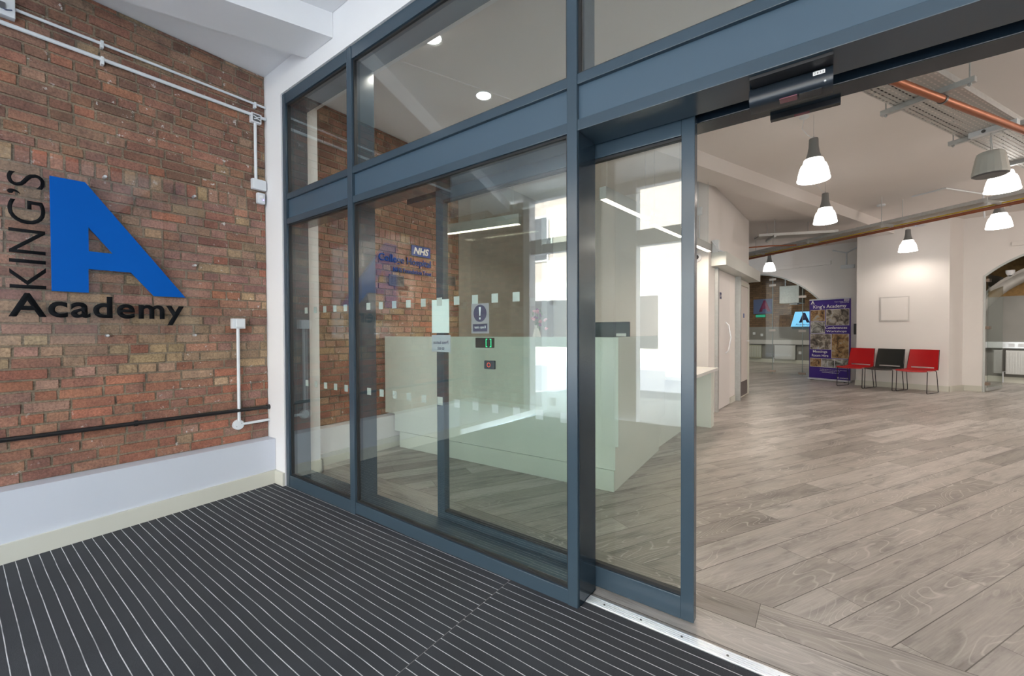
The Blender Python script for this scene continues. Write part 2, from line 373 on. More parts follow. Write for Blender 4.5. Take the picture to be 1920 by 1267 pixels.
# ------------------------------------------------------------------ brick walls
def bricks(name, y0, y1, z0, z1, X, sgn, mode, axis='x', back=.25, mortar=(.25,.205,.155)):
    """brickwork facing +axis; per-brick colours are the bricks' own"""
    rnd = random.Random(11 if mode == 'porch' else 5)
    verts = []; faces = []; cols = []
    def addbox(a0, a1, c0, c1, d, col):
        n = len(verts)
        j = lambda: rnd.uniform(-.0014, .0014)
        q = [(a0+j(), c0+j()), (a1+j(), c0+j()), (a1+j(), c1+j()), (a0+j(), c1+j())]
        base = -.01; dd = [d+rnd.uniform(-.0012, .0012) for _ in range(4)]
        for (a, c) in q: verts.append((base, a, c))
        ins = .003
        cx = (a0+a1)/2; cz = (c0+c1)/2
        for (a, c), e in zip(q, dd): verts.append((e, a+(ins if a < cx else -ins), c+(ins if c < cz else -ins)))
        fs = [(4,5,6,7),(0,1,5,4),(1,2,6,5),(2,3,7,6),(3,0,4,7)]
        for f in fs: faces.append(tuple(n+i for i in f)); cols.append(col)
    def colour(z):
        red = [(.33,.155,.105),(.37,.18,.125),(.29,.14,.10),(.40,.17,.105),(.31,.165,.125)]
        org = [(.44,.175,.105),(.40,.165,.105),(.36,.165,.115),(.31,.145,.11),(.42,.21,.14)]
        buf = [(.44,.30,.175),(.40,.275,.175),(.46,.32,.20),(.38,.25,.17),(.41,.255,.18)]
        pnk = [(.39,.215,.17),(.35,.19,.155),(.42,.24,.185),(.32,.175,.145),(.38,.195,.14)]
        brn = [(.31,.155,.105),(.27,.14,.10),(.34,.17,.11),(.25,.135,.10),(.33,.19,.135)]
        t = rnd.random(); zz = z+rnd.gauss(0, .035)
        if zz < .9: p = org if t < .8 else (buf if t < .88 else pnk)
        elif zz < 1.32: p = buf if t < .60 else (pnk if t < .85 else org)
        elif zz < 2.28: p = pnk if t < .55 else (buf if t < .74 else (org if t < .9 else brn))
        else: p = brn if t < .66 else (red if t < .93 else buf)
        c = rnd.choice(p); k = rnd.uniform(.70, 1.02); g_ = (c[0]+c[1]+c[2])/3; c = tuple(q*.90+g_*.10 for q in c)
        return (c[0]*k, c[1]*k*rnd.uniform(.95, 1.05), c[2]*k, 1)
    z = z0; row = 0; P = .067
    while z < z1-.004:
        h = P
        sold = z <= 2.27 < z+P-.001
        if sold: h = .104
        zt = min(z+h-.009, z1)
        a = y0-rnd.uniform(0, .15)
        while a < y1:
            L = (.068 if sold else (.205 if rnd.random() < (.30 if row % 2 else .72) else .102))*rnd.uniform(.97, 1.03)
            s0, s1 = max(a, y0), min(a+L-.009, y1)
            if s1-s0 > .012: addbox(s0, s1, z, zt, rnd.uniform(.0, .006), colour(z))
            a += L
        z += h; row += 1
    # mortar bed + back
    n = len(verts)
    for d in (-.004, -back):
        for (a, c) in ((y0, z0-.002), (y1, z0-.002), (y1, z1), (y0, z1)): verts.append((d, a, c))
    for f in ((0,1,2,3),(7,6,5,4),(0,4,5,1),(1,5,6,2),(2,6,7,3),(3,7,4,0)): faces.append(tuple(n+i for i in f)); cols.append((*mortar, 1))
    if axis == 'x': V = [(X+sgn*d, a, c) for d, a, c in verts]
    else: V = [(a, X+sgn*d, c) for d, a, c in verts]
    me = bpy.data.meshes.new(name); me.from_pydata(V, [], faces)
    at = me.color_attributes.new('Col', 'FLOAT_COLOR', 'CORNER'); k = 0
    for p, c in zip(me.polygons, cols):
        for _ in p.vertices: at.data[k].color = c; k += 1
    me.materials.append(BRICK); o = bpy.data.objects.new(name, me); COL.objects.link(o)
    bm = bmesh.new(); bm.from_mesh(me); bmesh.ops.recalc_face_normals(bm, faces=bm.faces); bm.to_mesh(me); bm.free()
    return struct(o)
bricks('wall_left', -2.13, -.012, .335, 3.343, -.284, 1, 'porch')
struct(MB().box(-.53, -.276, 2.31, 4.66, .333, 3.343).build('wall_left_far', mat('taupe_wall_paint', (.34,.31,.29), .6, bmp=.3, bs=20, var=.1)))
bricks('wall_left_inner', .292, 2.31, .335, 3.343, -.284, 1, 'room')
# masonry plinth and skirting
struct(MB().box(-.53, -.155, -2.13, -.012, -.14, .333).build('trim_3', PLINTH))
struct(MB().box(-.53, -.155, .292, 4.66, 0, .333).build('trim_4', IWHITE))
def slopebox(x0, x1, y0, y1, h):
    b = MB(); 
    P = []
    for x in (x0, x1):
        for y in (y0, y1):
            for z in (-.13, h+min(0, zmat(-.15, y))): P.append(b.bm.verts.new((x, y, z)))
    for q in ((0,1,3,2),(4,6,7,5),(0,4,5,1),(2,3,7,6),(0,2,6,4),(1,5,7,3)): b.bm.faces.new([P[i] for i in q])
    return b
struct(slopebox(-.155, -.137, -2.13, -.012, .108).build('baseboard_left', CREAM))
struct(slopebox(-.137, .0, -.028, -.010, .106).build('baseboard_front', CREAM))
struct(MB().box(-.155, -.139, .32, 4.66, 0, .11).build('baseboard_left_inner', CREAM))
struct(MB().box(-.139, .017, .29, .306, 0, .11).box(.0, .017, .18, .306, 0, .11).build('baseboard_pier', CREAM))
# front wall that carries the glazed screen
struct(MB().box(-.6, 0, -.01, .29, -.14, 3.42).build('wall_front', WHITE))
struct(MB().box(0, 6.3, -.01, .29, 3.11, 3.42).box(6.3, 10, -.01, .29, -.14, 3.42).build('wall_front_upper', WHITE))
# porch: right side, street side
struct(MB().box(6.4, 6.6, -4.1, -.01, -.14, 3.42).build('wall_right_porch', WHITE))
bricks('wall_street', -2.5, -.45, -.14, 3.343, -4.0, 1, 'room', axis='y', back=.12)
struct(MB().box(-2.6, -2.5, -4.1, -2.0, -.14, 3.42).box(-2.6, -.29, -2.13, -2.0, -.14, 3.42).box(-2.5,-.29,-3.95,-2.13,-.14,-.06).build('wall_alcove', IWHITE))
struct(MB().box(-.45, -.33, -4.12, -3.95, -.14, 3.42).box(.86, 1.30, -4.12, -3.95, -.14, 3.42).box(-.33, .86, -4.1, -3.98, 2.45, 2.68).box(1.30, 4.5, -4.1, -3.98, 2.45, 2.68).box(4.4, 4.52, -4.1, -3.98, -.14, 2.45).box(-.33, 6.4, -4.1, -3.98, 3.30, 3.42).build('trim_5', WHITE))

# ------------------------------------------------------------------ street beyond (seen only mirrored in the panes)
struct(MB().box(-40, 40, -6.4, -4.0, -.3, -.14).build('pavement', PAVE))
struct(MB().box(-40, 40, -13, -6.4, -.3, -.2).build('road', ASPH))
struct(MB().box(-40, 40, -15.5, -13, -.3, -.12).build('pavement_far', PAVE))
bld = empty('terrace_building', (0,-15.5,-.12), 'sunlit cream and brick shop terrace across the street', 'building')
MB().box(-34, 24, -20, -15.5, -.12, 3.6).build('shopfront_storey', CREAMST, bld)
MB().box(-34, 24, -20, -15.6, 3.6, 9.5).build('upper_storey', mat('sunlit_stock_brick', (.62,.52,.42), .85, var=.25, vs=8), bld)
for i in range(14):
    x = -33+i*4.1
    wf = MB().box(x, x+1.3, -15.62, -15.55, 4.6, 6.8).build('window', CREAMST, bld)
    MB().box(x+.1, x+1.2, -15.56, -15.53, 4.7, 6.7).build('pane', GREYPL, wf)
    wf = MB().box(x, x+2.3, -15.52, -15.47, .5, 2.7).build('shop_window', GREYPL, bld)

# ------------------------------------------------------------------ glazed screen
scr = empty('window_1', (0,0,-.03)); struct(scr)
ZT, U1, U2, L1, L2, BR = 3.11, 2.313, 2.268, 2.118, 2.071, .062
MU = [(0,.052),(.904,.960),(2.584,2.633),(4.62,4.68),(6.24,6.30)]
for i, (a, c) in enumerate(MU):
    m = MB()
    m.box(a, c, 0, .178, (-.04 if i < 2 else -.004), ZT, bev=.003).build('mullion', FRAME, scr)
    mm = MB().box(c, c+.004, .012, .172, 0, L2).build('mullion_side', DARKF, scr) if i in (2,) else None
for i in range(4):
    a, c = MU[i][1], MU[i+1][0]
    MB().box(a, c, .004, .178, ZT-.085, ZT-.001).build('head_rail', FRAME, scr)
    MB().box(a, c, .004, .178, U2, U1, bev=.002).build('transom', FRAME, scr)
    MB().box(a, c, .004, .178, L2, L1, bev=.002).build('transom', FRAME, scr)
    MB().box(a, c, .022, .165, L1, U2).build('spandrel_panel', PANEL, scr)
    MB().box(a, a+.011, .016, .04, U1, ZT-.085).box(c-.011, c, .016, .04, U1, ZT-.085).box(a+.011, c-.011, .016, .04, U1, U1+.010).box(a+.011, c-.011, .016, .04, ZT-.097, ZT-.085).build('gasket', RUBBER, scr)
    MB().box(a+.006, c-.006, .022, .034, U1+.004, ZT-.09).build('glass_pane', GLASS, scr)
    if i != 2:
        z0 = (-.035 if i == 0 else -.012)
        MB().box(a, c, .004, .178, z0, BR, bev=.002).build('bottom_rail', FRAME, scr)
        MB().box(a, a+.011, .016, .04, BR, L2).box(c-.011, c, .016, .04, BR, L2).box(a+.011, c-.011, .016, .04, BR, BR+.010).box(a+.011, c-.011, .016, .04, L2-.011, L2).build('gasket', RUBBER, scr)
        MB().box(a+.006, c-.006, .022, .034, BR+.004, L2-.004).build('glass_pane', GLASS, scr)
# header casing of the sliding door behind the front transom
hd = empty('door_header', (2.8,.31,2.07)); tag(hd, 'dark glossy casing running above the sliding glass door opening', 'door header')
MB().box(2.64, 6.24, .262, .372, 2.076, 2.235, bev=.003).build('casing', DARKF, hd)
MB().box(2.64, 6.24, .180, .260, 2.116, 2.235).build('track', BLACK, hd)
MB().box(1.2, 2.63, .262, .372, 2.076, 2.235).box(1.2,2.63,.180,.26,2.116,2.235).build('casing_pocket', DARKF, hd)
# sliding door leaf
dr = empty('door_1', (2.3,.21,0)); struct(dr)
DX0, DX1, DY0, DY1 = 1.56, 3.066, .188, .232
MB().box(DX0, DX0+.062, DY0, DY1, .006, 2.078, bev=.003).build('door_stile', FRAME, dr)
MB().box(DX1-.052, DX1, DY0, DY1, .006, 2.078, bev=.003).build('door_stile', FRAME, dr)
MB().box(DX0+.062, DX1-.052, DY0, DY1, .006, .100, bev=.002).build('door_rail', FRAME, dr)
MB().box(DX0+.062, DX1-.052, DY0, DY1, 2.012, 2.078, bev=.002).build('door_rail', FRAME, dr)
MB().box(DX0+.055, DX1-.045, .204, .214, .09, 2.02).build('glass_pane', GLASSD, dr)
MB().box(DX0+.062, DX1-.052, .198, .222, .100, .114).box(DX0+.062, DX1-.052, .198, .222, 2.0, 2.012).build('gasket', RUBBER, dr)
# threshold strip
th = empty('threshold_strip', (2.65,.09,0), 'ribbed silver aluminium threshold strip between mat and wood floor', 'threshold')
m = MB().box(2.64, 6.24, .062, .118, -.1, .003)
for k in range(5): m.box(2.64, 6.24, .0665+k*.0105, .0705+k*.0105, .003, .0055)
m.build('strip', ALU, th)
for k in range(12): MB().lathe([(0,.0075),(.004,.0075),(.0045,.003)], (2.72+.163*k, .0845, 0), 10).build('screw', GREYPL, th)
struct(MB().box(0, 2.64, .178, .118+.0605, -.1, 0).box(.017,2.64,.118,.179,-.1,0).build('sill_floor', TRIMW))

# safety stickers on the panes (kept as one part set per pane)
st = empty('safety_stickers', (1.2,.036,.8)); tag(st, 'two rows of small frosted squares stuck on the fixed glass panes', 'stickers')
for z0 in (.795, 1.356):
    for k in range(-8, 10):
        x = 1.326+k*.1337
        if (.96 < x < 2.53) or (.06 < x < .85): MB().box(x, x+.042, .0345, .0355, z0, z0+.046).build('sticker', FROST, st)

# motion sensors
SATIN = mat('satin_navy_black', (.018,.025,.034), .28, var=0)
def sensor(name, x0, x1, y0, z0, lab):
    s = empty(name, ((x0+x1)/2, y0, z0), lab, 'sensor')
    prof = [(0,0),(.046,0),(.056,.003),(.064,.010),(.068,.020),(.069,.034),(.066,.048),(.060,.060),(.052,.068),(.044,.0705),(0,.0705)]
    pts = [(y0+.068-a, z0+c) for a, c in prof]
    MB().prism([(p, q) for p, q in pts], x0, x1, 'x').build('housing', SATIN, s, True)
    MB().box(x0+.09, x0+.14, y0+.004, y0+.04, z0-.002, z0+.0005).build('lens', mat(name+'_lens', (.20,.06,.09), .2, var=0), s)
    MB().box(x0+.145, x1-.03, y0+.004, y0+.05, z0-.0015, z0+.0005).build('cover', DARKF, s)
    return s
s1 = sensor('door_sensor', 3.272, 3.508, .078, 1.998, 'black curved motion sensor with small white tag under the transom')
MB().box(3.28, 3.507, .02, .085, 2.060, 2.0705).build('bracket', BLACK, s1)
MB().box(3.455, 3.487, .0735, .0765, 2.038, 2.050).build('tag', TXTW, s1)
text('tag_text', '2 8 2 5', BLACK, s1, (3.458,.073,2.041), (1,0,0), (0,0,1), .026, .006, ext=.0005)
MB().ball((3.487,.078,2.014), .005).build('indicator', ALU, s1, True)
s9 = empty('door_sensor', (3.42,.38,2.06), 'second dark sensor on the room side of the door casing', 'sensor')
MB().box(3.31, 3.535, .374, .400, 2.058, 2.14, bev=.002).build('housing', BLACK, s9)
MB().box(3.39, 3.44, .378, .396, 2.0565, 2.058).build('lens', bpy.data.materials['door_sensor_lens'], s9)

# ------------------------------------------------------------------ wall sign on the brick
LX = -.243
sg = empty('wall_sign', (LX,-1.0,1.16), 'clear acrylic sign on brick with big blue letter A and black lettering', 'sign')
MB().box(LX-.005, LX, -1.49, -.50, 1.145, 2.27, bev=.001).build('acrylic_panel', ACRYL, sg)
for (y, z) in [(-1.47,2.222),(-.998,2.222),(-.518,2.219),(-.521,1.709),(-1.47,1.709),(-1.0,1.194),(-.527,1.193),(-1.47,1.194)]:
    MB().lathe([(0,.0),(.0075,.0),(.009,-.003),(.009,-.045)], seg=14, M=Matrix.Translation((LX+.006,y,z)) @ Matrix.Rotation(R(90),4,'Y')).build('standoff', ALU, sg, True)
A0 = [(-1.243,2.152),(-1.093,2.155),(-.587,1.465),(-.765,1.465),(-.882,1.614),(-1.085,1.614),(-1.085,1.465),(-1.243,1.465)]
hole = [(-1.082,1.878),(-.970,1.726),(-1.082,1.726)]
bm = MB()
f0, f1 = LX+.001, LX+.013
def ringv(pts, x): return [bm.bm.verts.new((x, y, z)) for y, z in pts]
o0, o1, h0, h1 = ringv(A0, f0), ringv(A0, f1), ringv(hole, f0), ringv(hole, f1)
# front/back built as quads around the counter of the A
def faceset(o, h):
    # o: 0 top-left 1 top-right 2 foot-right 3 foot-right-in 4 bar-right 5 bar-left 6 foot-left-in 7 foot-left
    for q in ((o[0],o[1],h[0]),(o[0],h[0],h[2],o[5]),(o[0],o[5],o[6],o[7]),(h[0],o[1],o[2],h[1]),(h[1],o[2],o[3],o[4]),(h[2],h[1],o[4],o[5])):
        bm.bm.faces.new(q)
faceset(o0, h0); faceset(o1, h1)
for A, B in ((o0, o1), (h0, h1)):
    n = len(A)
    for i in range(n): bm.bm.faces.new((A[i], A[(i+1) % n], B[(i+1) % n], B[i]))
bm.build('big_letter', BLUE, sg)['label'] = 'solid blue capital A'
text('small_lettering', 'Academy', LETTER, sg, (f0,-1.412,1.264), (0,1,0), (0,0,1), .818, .182, ext=.0012, bold=.024, sp=1.10)
text('upright_lettering', 'KING\u2019S', LETTER, sg, (f0,-1.262,1.472), (0,0,1), (0,-1,0), .672, .145, ext=.0012, bold=-.004)

# ------------------------------------------------------------------ services on the porch brick wall
WX = -.272
def clip(name, y, z, r, parent):
    MB().tube([(WX-.004,y-.006,z),(WX-.004,y+.006,z)], r+.006, 12).box(WX-.012, WX-.002+.006, y-.007, y+.007, z-r-.022, z+r+.012).build('clip', PVC, parent, True)
c1 = empty('conduit', (WX,-1,3.07), 'upper slim white conduit running along the top of the brick wall', 'conduit', 'white conduits on the porch brick wall')
MB().tube([(WX+.012,-1.36,3.073),(WX+.012,-.012,3.082)], .0095).build('pipe', PVC, c1, True)
for y in (-1.0, -.093): MB().box(WX-.012, WX+.024, y-.008, y+.008, 3.048, 3.094, bev=.003).build('saddle_clip', PVC, c1)
c2 = empty('conduit', (WX,-1,2.97), 'thicker white conduit running just below the slim one', 'conduit', 'white conduits on the porch brick wall')
MB().tube([(WX+.014,-2.1,2.963),(WX+.014,-.012,2.986)], .0125).build('pipe', PVC, c2, True)
for y in (-1.0,): MB().box(WX-.012, WX+.028, y-.008, y+.008, 2.94, 2.99, bev=.003).build('saddle_clip', PVC, c2)
jb = empty('junction_box', (WX,-.09,2.96), 'open white junction box at the right end of the thick conduit', 'junction box')
MB().box(WX-.012, WX+.032, -.128, -.052, 2.925, 3.0, bev=.003).build('box', PVC, jb)
MB().box(WX+.032, WX+.034, -.118, -.062, 2.935, 2.99).build('recess', GREYPL, jb)
MB().tube([(WX+.036,-.115,2.975),(WX+.038,-.09,2.965),(WX+.038,-.068,2.975)], .004, 8).tube([(WX+.036,-.11,2.95),(WX+.038,-.088,2.957),(WX+.038,-.066,2.95)], .004, 8).build('wires', PVC, jb, True)
c3 = empty('conduit', (WX,-.09,2.46), 'white conduit dropping down from the open junction box', 'conduit', 'white conduits on the porch brick wall')
MB().tube([(WX+.014,-.094,2.93),(WX+.014,-.094,2.46)], .0115).build('pipe', PVC, c3, True)
b2 = MB().box(WX-.012, WX+.03, -.125, -.018, 2.385, 2.47, bev=.006).build('blank_box', PVC)
tag(b2, 'white blank-covered box at the bottom of the dropped conduit', 'electrical box')
pr = empty('motion_detector', (WX,-.055,2.27), 'small rounded white motion detector on the brick by the white pier', 'motion detector')
MB().box(WX-.012, WX+.03, -.090, -.026, 2.272, 2.365, bev=.015).build('body', PVC, pr, True)
MB().ball((WX+.024,-.058,2.33), .022, (.6,1,1)).build('dome', TXTW, pr, True)
MB().ball((WX+.032,-.045,2.305), .005).build('light', mat('violet_led', (.3,.2,.9), .3, var=0, emit=(.5,.4,1), es=2), pr, True)
s2 = empty('switch_box', (WX,-1.40,3.01), 'white isolator switch box with wire at the top left corner of the wall', 'switch')
MB().box(WX-.012, WX+.035, -1.46, -1.362, 3.01, 3.12, bev=.004).build('box', PVC, s2)
MB().box(WX+.035, WX+.045, -1.43, -1.40, 3.04, 3.075).build('rocker', GREYPL, s2)
MB().tube([(WX+.037,-1.425,3.055),(WX+.045,-1.40,3.035),(WX+.038,-1.375,3.05)], .003, 8).build('wire', NAVY, s2, True)
s3 = empty('socket_box', (WX,-.24,1.24), 'white socket box on top of the low vertical conduit', 'socket')
MB().box(WX-.012, WX+.035, -.284, -.193, 1.242, 1.322, bev=.004).build('box', PVC, s3)
MB().box(WX+.035, WX+.048, -.262, -.2, 1.252, 1.315, bev=.004).build('cover', PVC, s3)
c4 = empty('conduit', (WX,-.24,.48), 'white conduit rising from round junction box beside the black pipe', 'conduit', 'white conduits on the porch brick wall')
MB().tube([(WX+.014,-.240,1.245),(WX+.014,-.240,.50)], .0115).tube([(WX+.014,-.215,.476),(WX+.014,-.012,.478)], .0115).build('pipe', PVC, c4, True)
MB().lathe([(0,.034),(.036,.034),(.04,.028),(.04,0)], seg=24, M=Matrix.Translation((WX-.012,-.243,.474)) @ Matrix.Rotation(R(90),4,'Y')).build('round_box', PVC, c4, True)
for dy in (-.018, .018): MB().ball((WX+.023,-.243+dy,.474+dy*.6), .003).build('screw', GREYPL, c4)
bp_ = empty('black_pipe', (WX,-1,.6), 'thin black steel pipe running low across the whole brick wall', 'pipe')
MB().tube([(WX+.018,-2.1,.61),(WX+.018,-.866,.598),(WX+.018,-.012,.586)], .014, 12).build('pipe', PIPEB, bp_, True)
MB().tube([(WX+.018,-.875,.598),(WX+.018,-.857,.598)], .021, 12).box(WX-.012, WX+.006, -.873, -.859, .588, .608).build('coupling', PIPEB, bp_, True)
MB().tube([(WX+.018,-.034,.587),(WX+.018,-.012,.587)], .02, 12).build('coupling', PIPEB, bp_, True)

# ------------------------------------------------------------------ sign and vents on the inner brick wall
ks = empty('hospital_sign', (-.26,1.3,1.9), 'blue and dark hospital trust lettering mounted on the inner brick wall', 'sign')
MB().box(-.272, -.262, 1.53, 1.81, 2.082, 2.200).build('logo_plate', NHSB, ks)
text('logo_text', 'NHS', TXTW, ks, (-.2615,1.555,2.10), (0,1,0), (0,0,1), .23, .082, ext=.002, bold=.04, font_shear=.25)
text('trust_name', 'King\u2019s College Hospital', NHSB, ks, (-.272,.80,1.945), (0,1,0), (0,0,1), 1.02, .105, ext=.01, bold=.01)
text('trust_subtitle', 'NHS Foundation Trust', NHSB, ks, (-.272,1.28,1.872), (0,1,0), (0,0,1), .55, .048, ext=.01, bold=.01)
def vent(y, z, lab):
    v = empty('air_vent', (-.27,y,z), lab, 'vent', 'air vents in the inner brick wall')
    m = MB().box(-.276, -.268, y, y+.2, z, z+.012).box(-.276, -.268, y, y+.2, z+.108, z+.12).box(-.276, -.268, y, y+.012, z, z+.12).box(-.276, -.268, y+.188, y+.2, z, z+.12)
    for k in range(1, 12): m.box(-.276, -.269, y+k*.0165, y+k*.0165+.006, z+.01, z+.11)
    for k in range(1, 7): m.box(-.275, -.270, y, y+.2, z+k*.0165, z+k*.0165+.006)
    m.build('grille', GREYPL, v)
    MB().box(-.279, -.277, y+.005, y+.195, z+.005, z+.115).build('backing', BLACK, v)
vent(1.225, 1.715, 'square grey air vent below the blue hospital lettering')
vent(2.04, 1.79, 'square grey air vent further along past the hospital lettering')

# stickers and one painted sign mirror image on the back of the fixed pane
nb = MB().box(1.685, 1.822, .0360, .0385, 1.203, 1.391).build('notice_card', mat('pale_notice_card', (.72,.84,.84), .5, var=.02, emit=(.72,.84,.84), es=0)); tag(nb, 'plain pale card fixed on the back of the large glass pane', 'notice')
pb = empty('exit_notice', (1.757,.037,1.096), 'press button to exit notice seen from behind below the pale card', 'notice')
MB().box(1.683, 1.832, .0360, .0375, 1.096, 1.191).build('card', mat('translucent_notice', (.40,.46,.52), .5, var=.03), pb)
for s_, z_, w_ in (('Press button', 1.14, .118), ('to exit', 1.108, .055)):
    text('notice_text', s_, NAVY, pb, (1.757+w_/2,.0352,z_), (-1,0,0), (0,0,1), w_, .02, ext=-.0006)
kc = empty('keep_clear_reflection', (2.05,.037,1.2), 'painted mirror image of a keep clear notice with blue exclamation disc on the pane', 'notice')  # mirrored sign painted onto the pane as a card
MB().box(1.989, 2.109, .0360, .0375, 1.2, 1.356).build('card', mat('grey_reflection', (.34,.34,.37), .5, var=.03), kc)
NAV2 = mat('reflected_navy', (.07,.07,.14), .5, var=0)
MB().lathe([(0,0),(.045,0)], seg=28, M=Matrix.Translation((2.049,.0354,1.305)) @ Matrix.Rotation(R(90),4,'X')).build('disc', NAV2, kc)
MB().prism([(2.042,1.338),(2.056,1.338),(2.052,1.292),(2.046,1.292)], .0345, .0352, 'y').box(2.0445, 2.0535, .0345, .0352, 1.273, 1.283).build('exclamation_mark', PAPER, kc)
MB().box(2.0, 2.098, .0350, .0358, 1.21, 1.25).build('text_strip', NAV2, kc)
text('notice_text', 'Keep clear', PAPER, kc, (2.088,.0349,1.222), (-1,0,0), (0,0,1), .078, .018, ext=-.0006)

rd = empty('access_reader', (2.07,.037,1.125), 'black card reader with green brackets on the back of the pane', 'card reader')
MB().box(2.015, 2.127, .0360, .060, 1.125, 1.177, bev=.003).build('housing', BLACK, rd)
GL = mat('green_led', (.02,.5,.2), .4, var=0, emit=(.05,.9,.4), es=1.2)
MB().box(2.088, 2.091, .0345, .0359, 1.13, 1.172).box(2.121, 2.124, .0345, .0359, 1.13, 1.172).box(2.088, 2.098, .0345, .0359, 1.169, 1.172).box(2.114, 2.124, .0345, .0359, 1.169, 1.172).box(2.088, 2.098, .0345, .0359, 1.13, 1.133).box(2.114, 2.124, .0345, .0359, 1.13, 1.133).build('bracket_light', GL, rd)
eb = empty('exit_button', (2.107,.037,1.016), 'small grey exit button with red ring on the back of the pane', 'button')
MB().box(2.075, 2.138, .0360, .055, 1.016, 1.060, bev=.003).build('housing', FRAME, eb)
MB().lathe([(.009,0),(.012,0)], seg=20, M=Matrix.Translation((2.106,.0355,1.038)) @ Matrix.Rotation(R(90),4,'X')).build('ring', mat('red_led', (.5,.05,.03), .4, var=0, emit=(.9,.1,.05), es=1.2), eb)

# ------------------------------------------------------------------ reception desk
dk = empty('reception_desk', (1.2,1.4,0), 'long white stepped reception desk behind the glass', 'desk')
def dM(): # front line from left (-.25,1.14) to right (2.29,1.29)
    return Matrix.Translation((2.29,1.29,0)) @ Matrix.Rotation(math.atan2(.15,2.54), 4, 'Z')
DM = dM()
MB().box(-2.535, 0, 0, .04, .36, 1.165, DM, bev=.001).build('front_panel', DESK, dk)
MB().box(-.035, .0, .041, 1.42, .36, 1.165, DM, bev=.001).build('side_panel', DESK, dk)
MB().box(-2.43, -.035, .035, .10, .172, .350, DM).box(-.09, -.035, .10, 1.40, .172, .350, DM).build('middle_step', DESK, dk)
MB().box(-2.385, -.055, .06, .12, 0, .160, DM).box(-.11, -.055, .12, 1.39, 0, .160, DM).build('plinth', DESK, dk)
MB().box(-2.52, -.04, .045, .75, 1.05, 1.08, DM).build('worktop', DESKP, dk)
MB().box(-2.41, -.12, .14, .16, .0, .50, DM).box(-2.52, -2.49, .1, .72, .4, 1.045, DM).box(-.8, -.77, .1, .72, 0, 1.045, DM).build('support', DESK, dk)
ct = empty('low_counter', (2.0,3.4,0), 'low white counter joined to the right end of the reception desk', 'counter')
MB().box(1.65, 2.425, 2.74, 4.2, .71, .745, bev=.002).build('top', DESKP, ct)
MB().box(1.66, 2.375, 4.035, 4.19, 0, .709, bev=.001).build('end_panel', DESK, ct)
MB().box(2.06, 2.12, 2.76, 4.034, .0, .709).build('back_panel', DESK, ct)
# monitor on the desk
mo = empty('monitor', (2.05,1.62,1.08), 'black monitor back showing above the right end of the desk', 'monitor')
MM = Matrix.Translation((2.08,1.62,0)) @ Matrix.Rotation(R(8), 4, 'Z')
MB().box(-.16, .16, 0, .035, 1.12, 1.285, MM, bev=.006).build('screen', MONB, mo)
MB().box(-.03, .03, .01, .03, 1.093, 1.15, MM).box(-.1, .1, -.05, .1, 1.082, 1.093, MM).build('stand', MONB, mo)
MB().box(.055, .135, -.004, 0, 1.168, 1.192, MM).build('sticker', PAPER, mo)
# second monitor behind
# vase
P = Vector((1.333, 1.72, 0))
vs = empty('vase', (1.30,1.72,1.08), 'slim white ceramic vase standing on the reception desk', 'vase')
VC = (1.30,1.72,1.08)
MB().lathe([(0,0),(.035,0),(.044,.03),(.040,.09),(.024,.15),(.018,.175),(.026,.19),(.024,.19),(.015,.17),(0,.16)], VC, 24).build('body', CERAM, vs, True)
fl = empty('flower_bunch', (1.30,1.72,1.25), 'pink and purple flowers standing in the white vase', 'flowers')
rnd = random.Random(3); stems = MB(); leaves = MB()
for k in range(17):
    a = rnd.uniform(0, 6.28); d = rnd.uniform(.01, .10); h = rnd.uniform(.24, .37)-.12*(d > .08)
    tip = Vector((VC[0]+d*math.cos(a), VC[1]+d*math.sin(a), VC[2]+h))
    stems.tube([(VC[0],VC[1],VC[2]+.12), ((VC[0]+tip.x)/2,(VC[1]+tip.y)/2,VC[2]+.22), tip], .0018, 5)
    if k < 12:
        m = MB()
        for q in range(5): m.ball(tip+Vector((rnd.uniform(-.012,.012), rnd.uniform(-.012,.012), rnd.uniform(-.012,.012))), rnd.uniform(.009,.014), (1,1,.8), 1)
        m.build('bloom', PINK if k % 3 else PLUM, fl, True)
    else:
        leaves.ball(tip, .016, (.5,.5,1.4), 1)
stems.build('stems', LEAF, fl); leaves.build('leaves', LEAF, fl)

# ------------------------------------------------------------------ inner walls
WAang = math.atan2(2.868, .144)
WA = Matrix.Translation((2.18,4.83,0)) @ Matrix.Rotation(WAang, 4, 'Z')   # x along wall, y = to the left (-X)
WL = 2.872
struct(MB().box(0, WL, 0, .16, 0, 3.345, WA).box(WL-.12, WL, .16, 2.2, 0, 3.345, WA).build('wall_partition', IWHITE))
struct(MB().prism([(-.55,4.655),(2.18,4.83),(2.02,5.0),(-.55,4.95)], 0, 3.345).build('wall_back', IWHITE))
struct(MB().box(WL-1.10, WL, -.016, 0, 0, .10, WA).box(1.30, 1.66, -.016, 0, 0, .10, WA).build('baseboard_partition', CREAM))
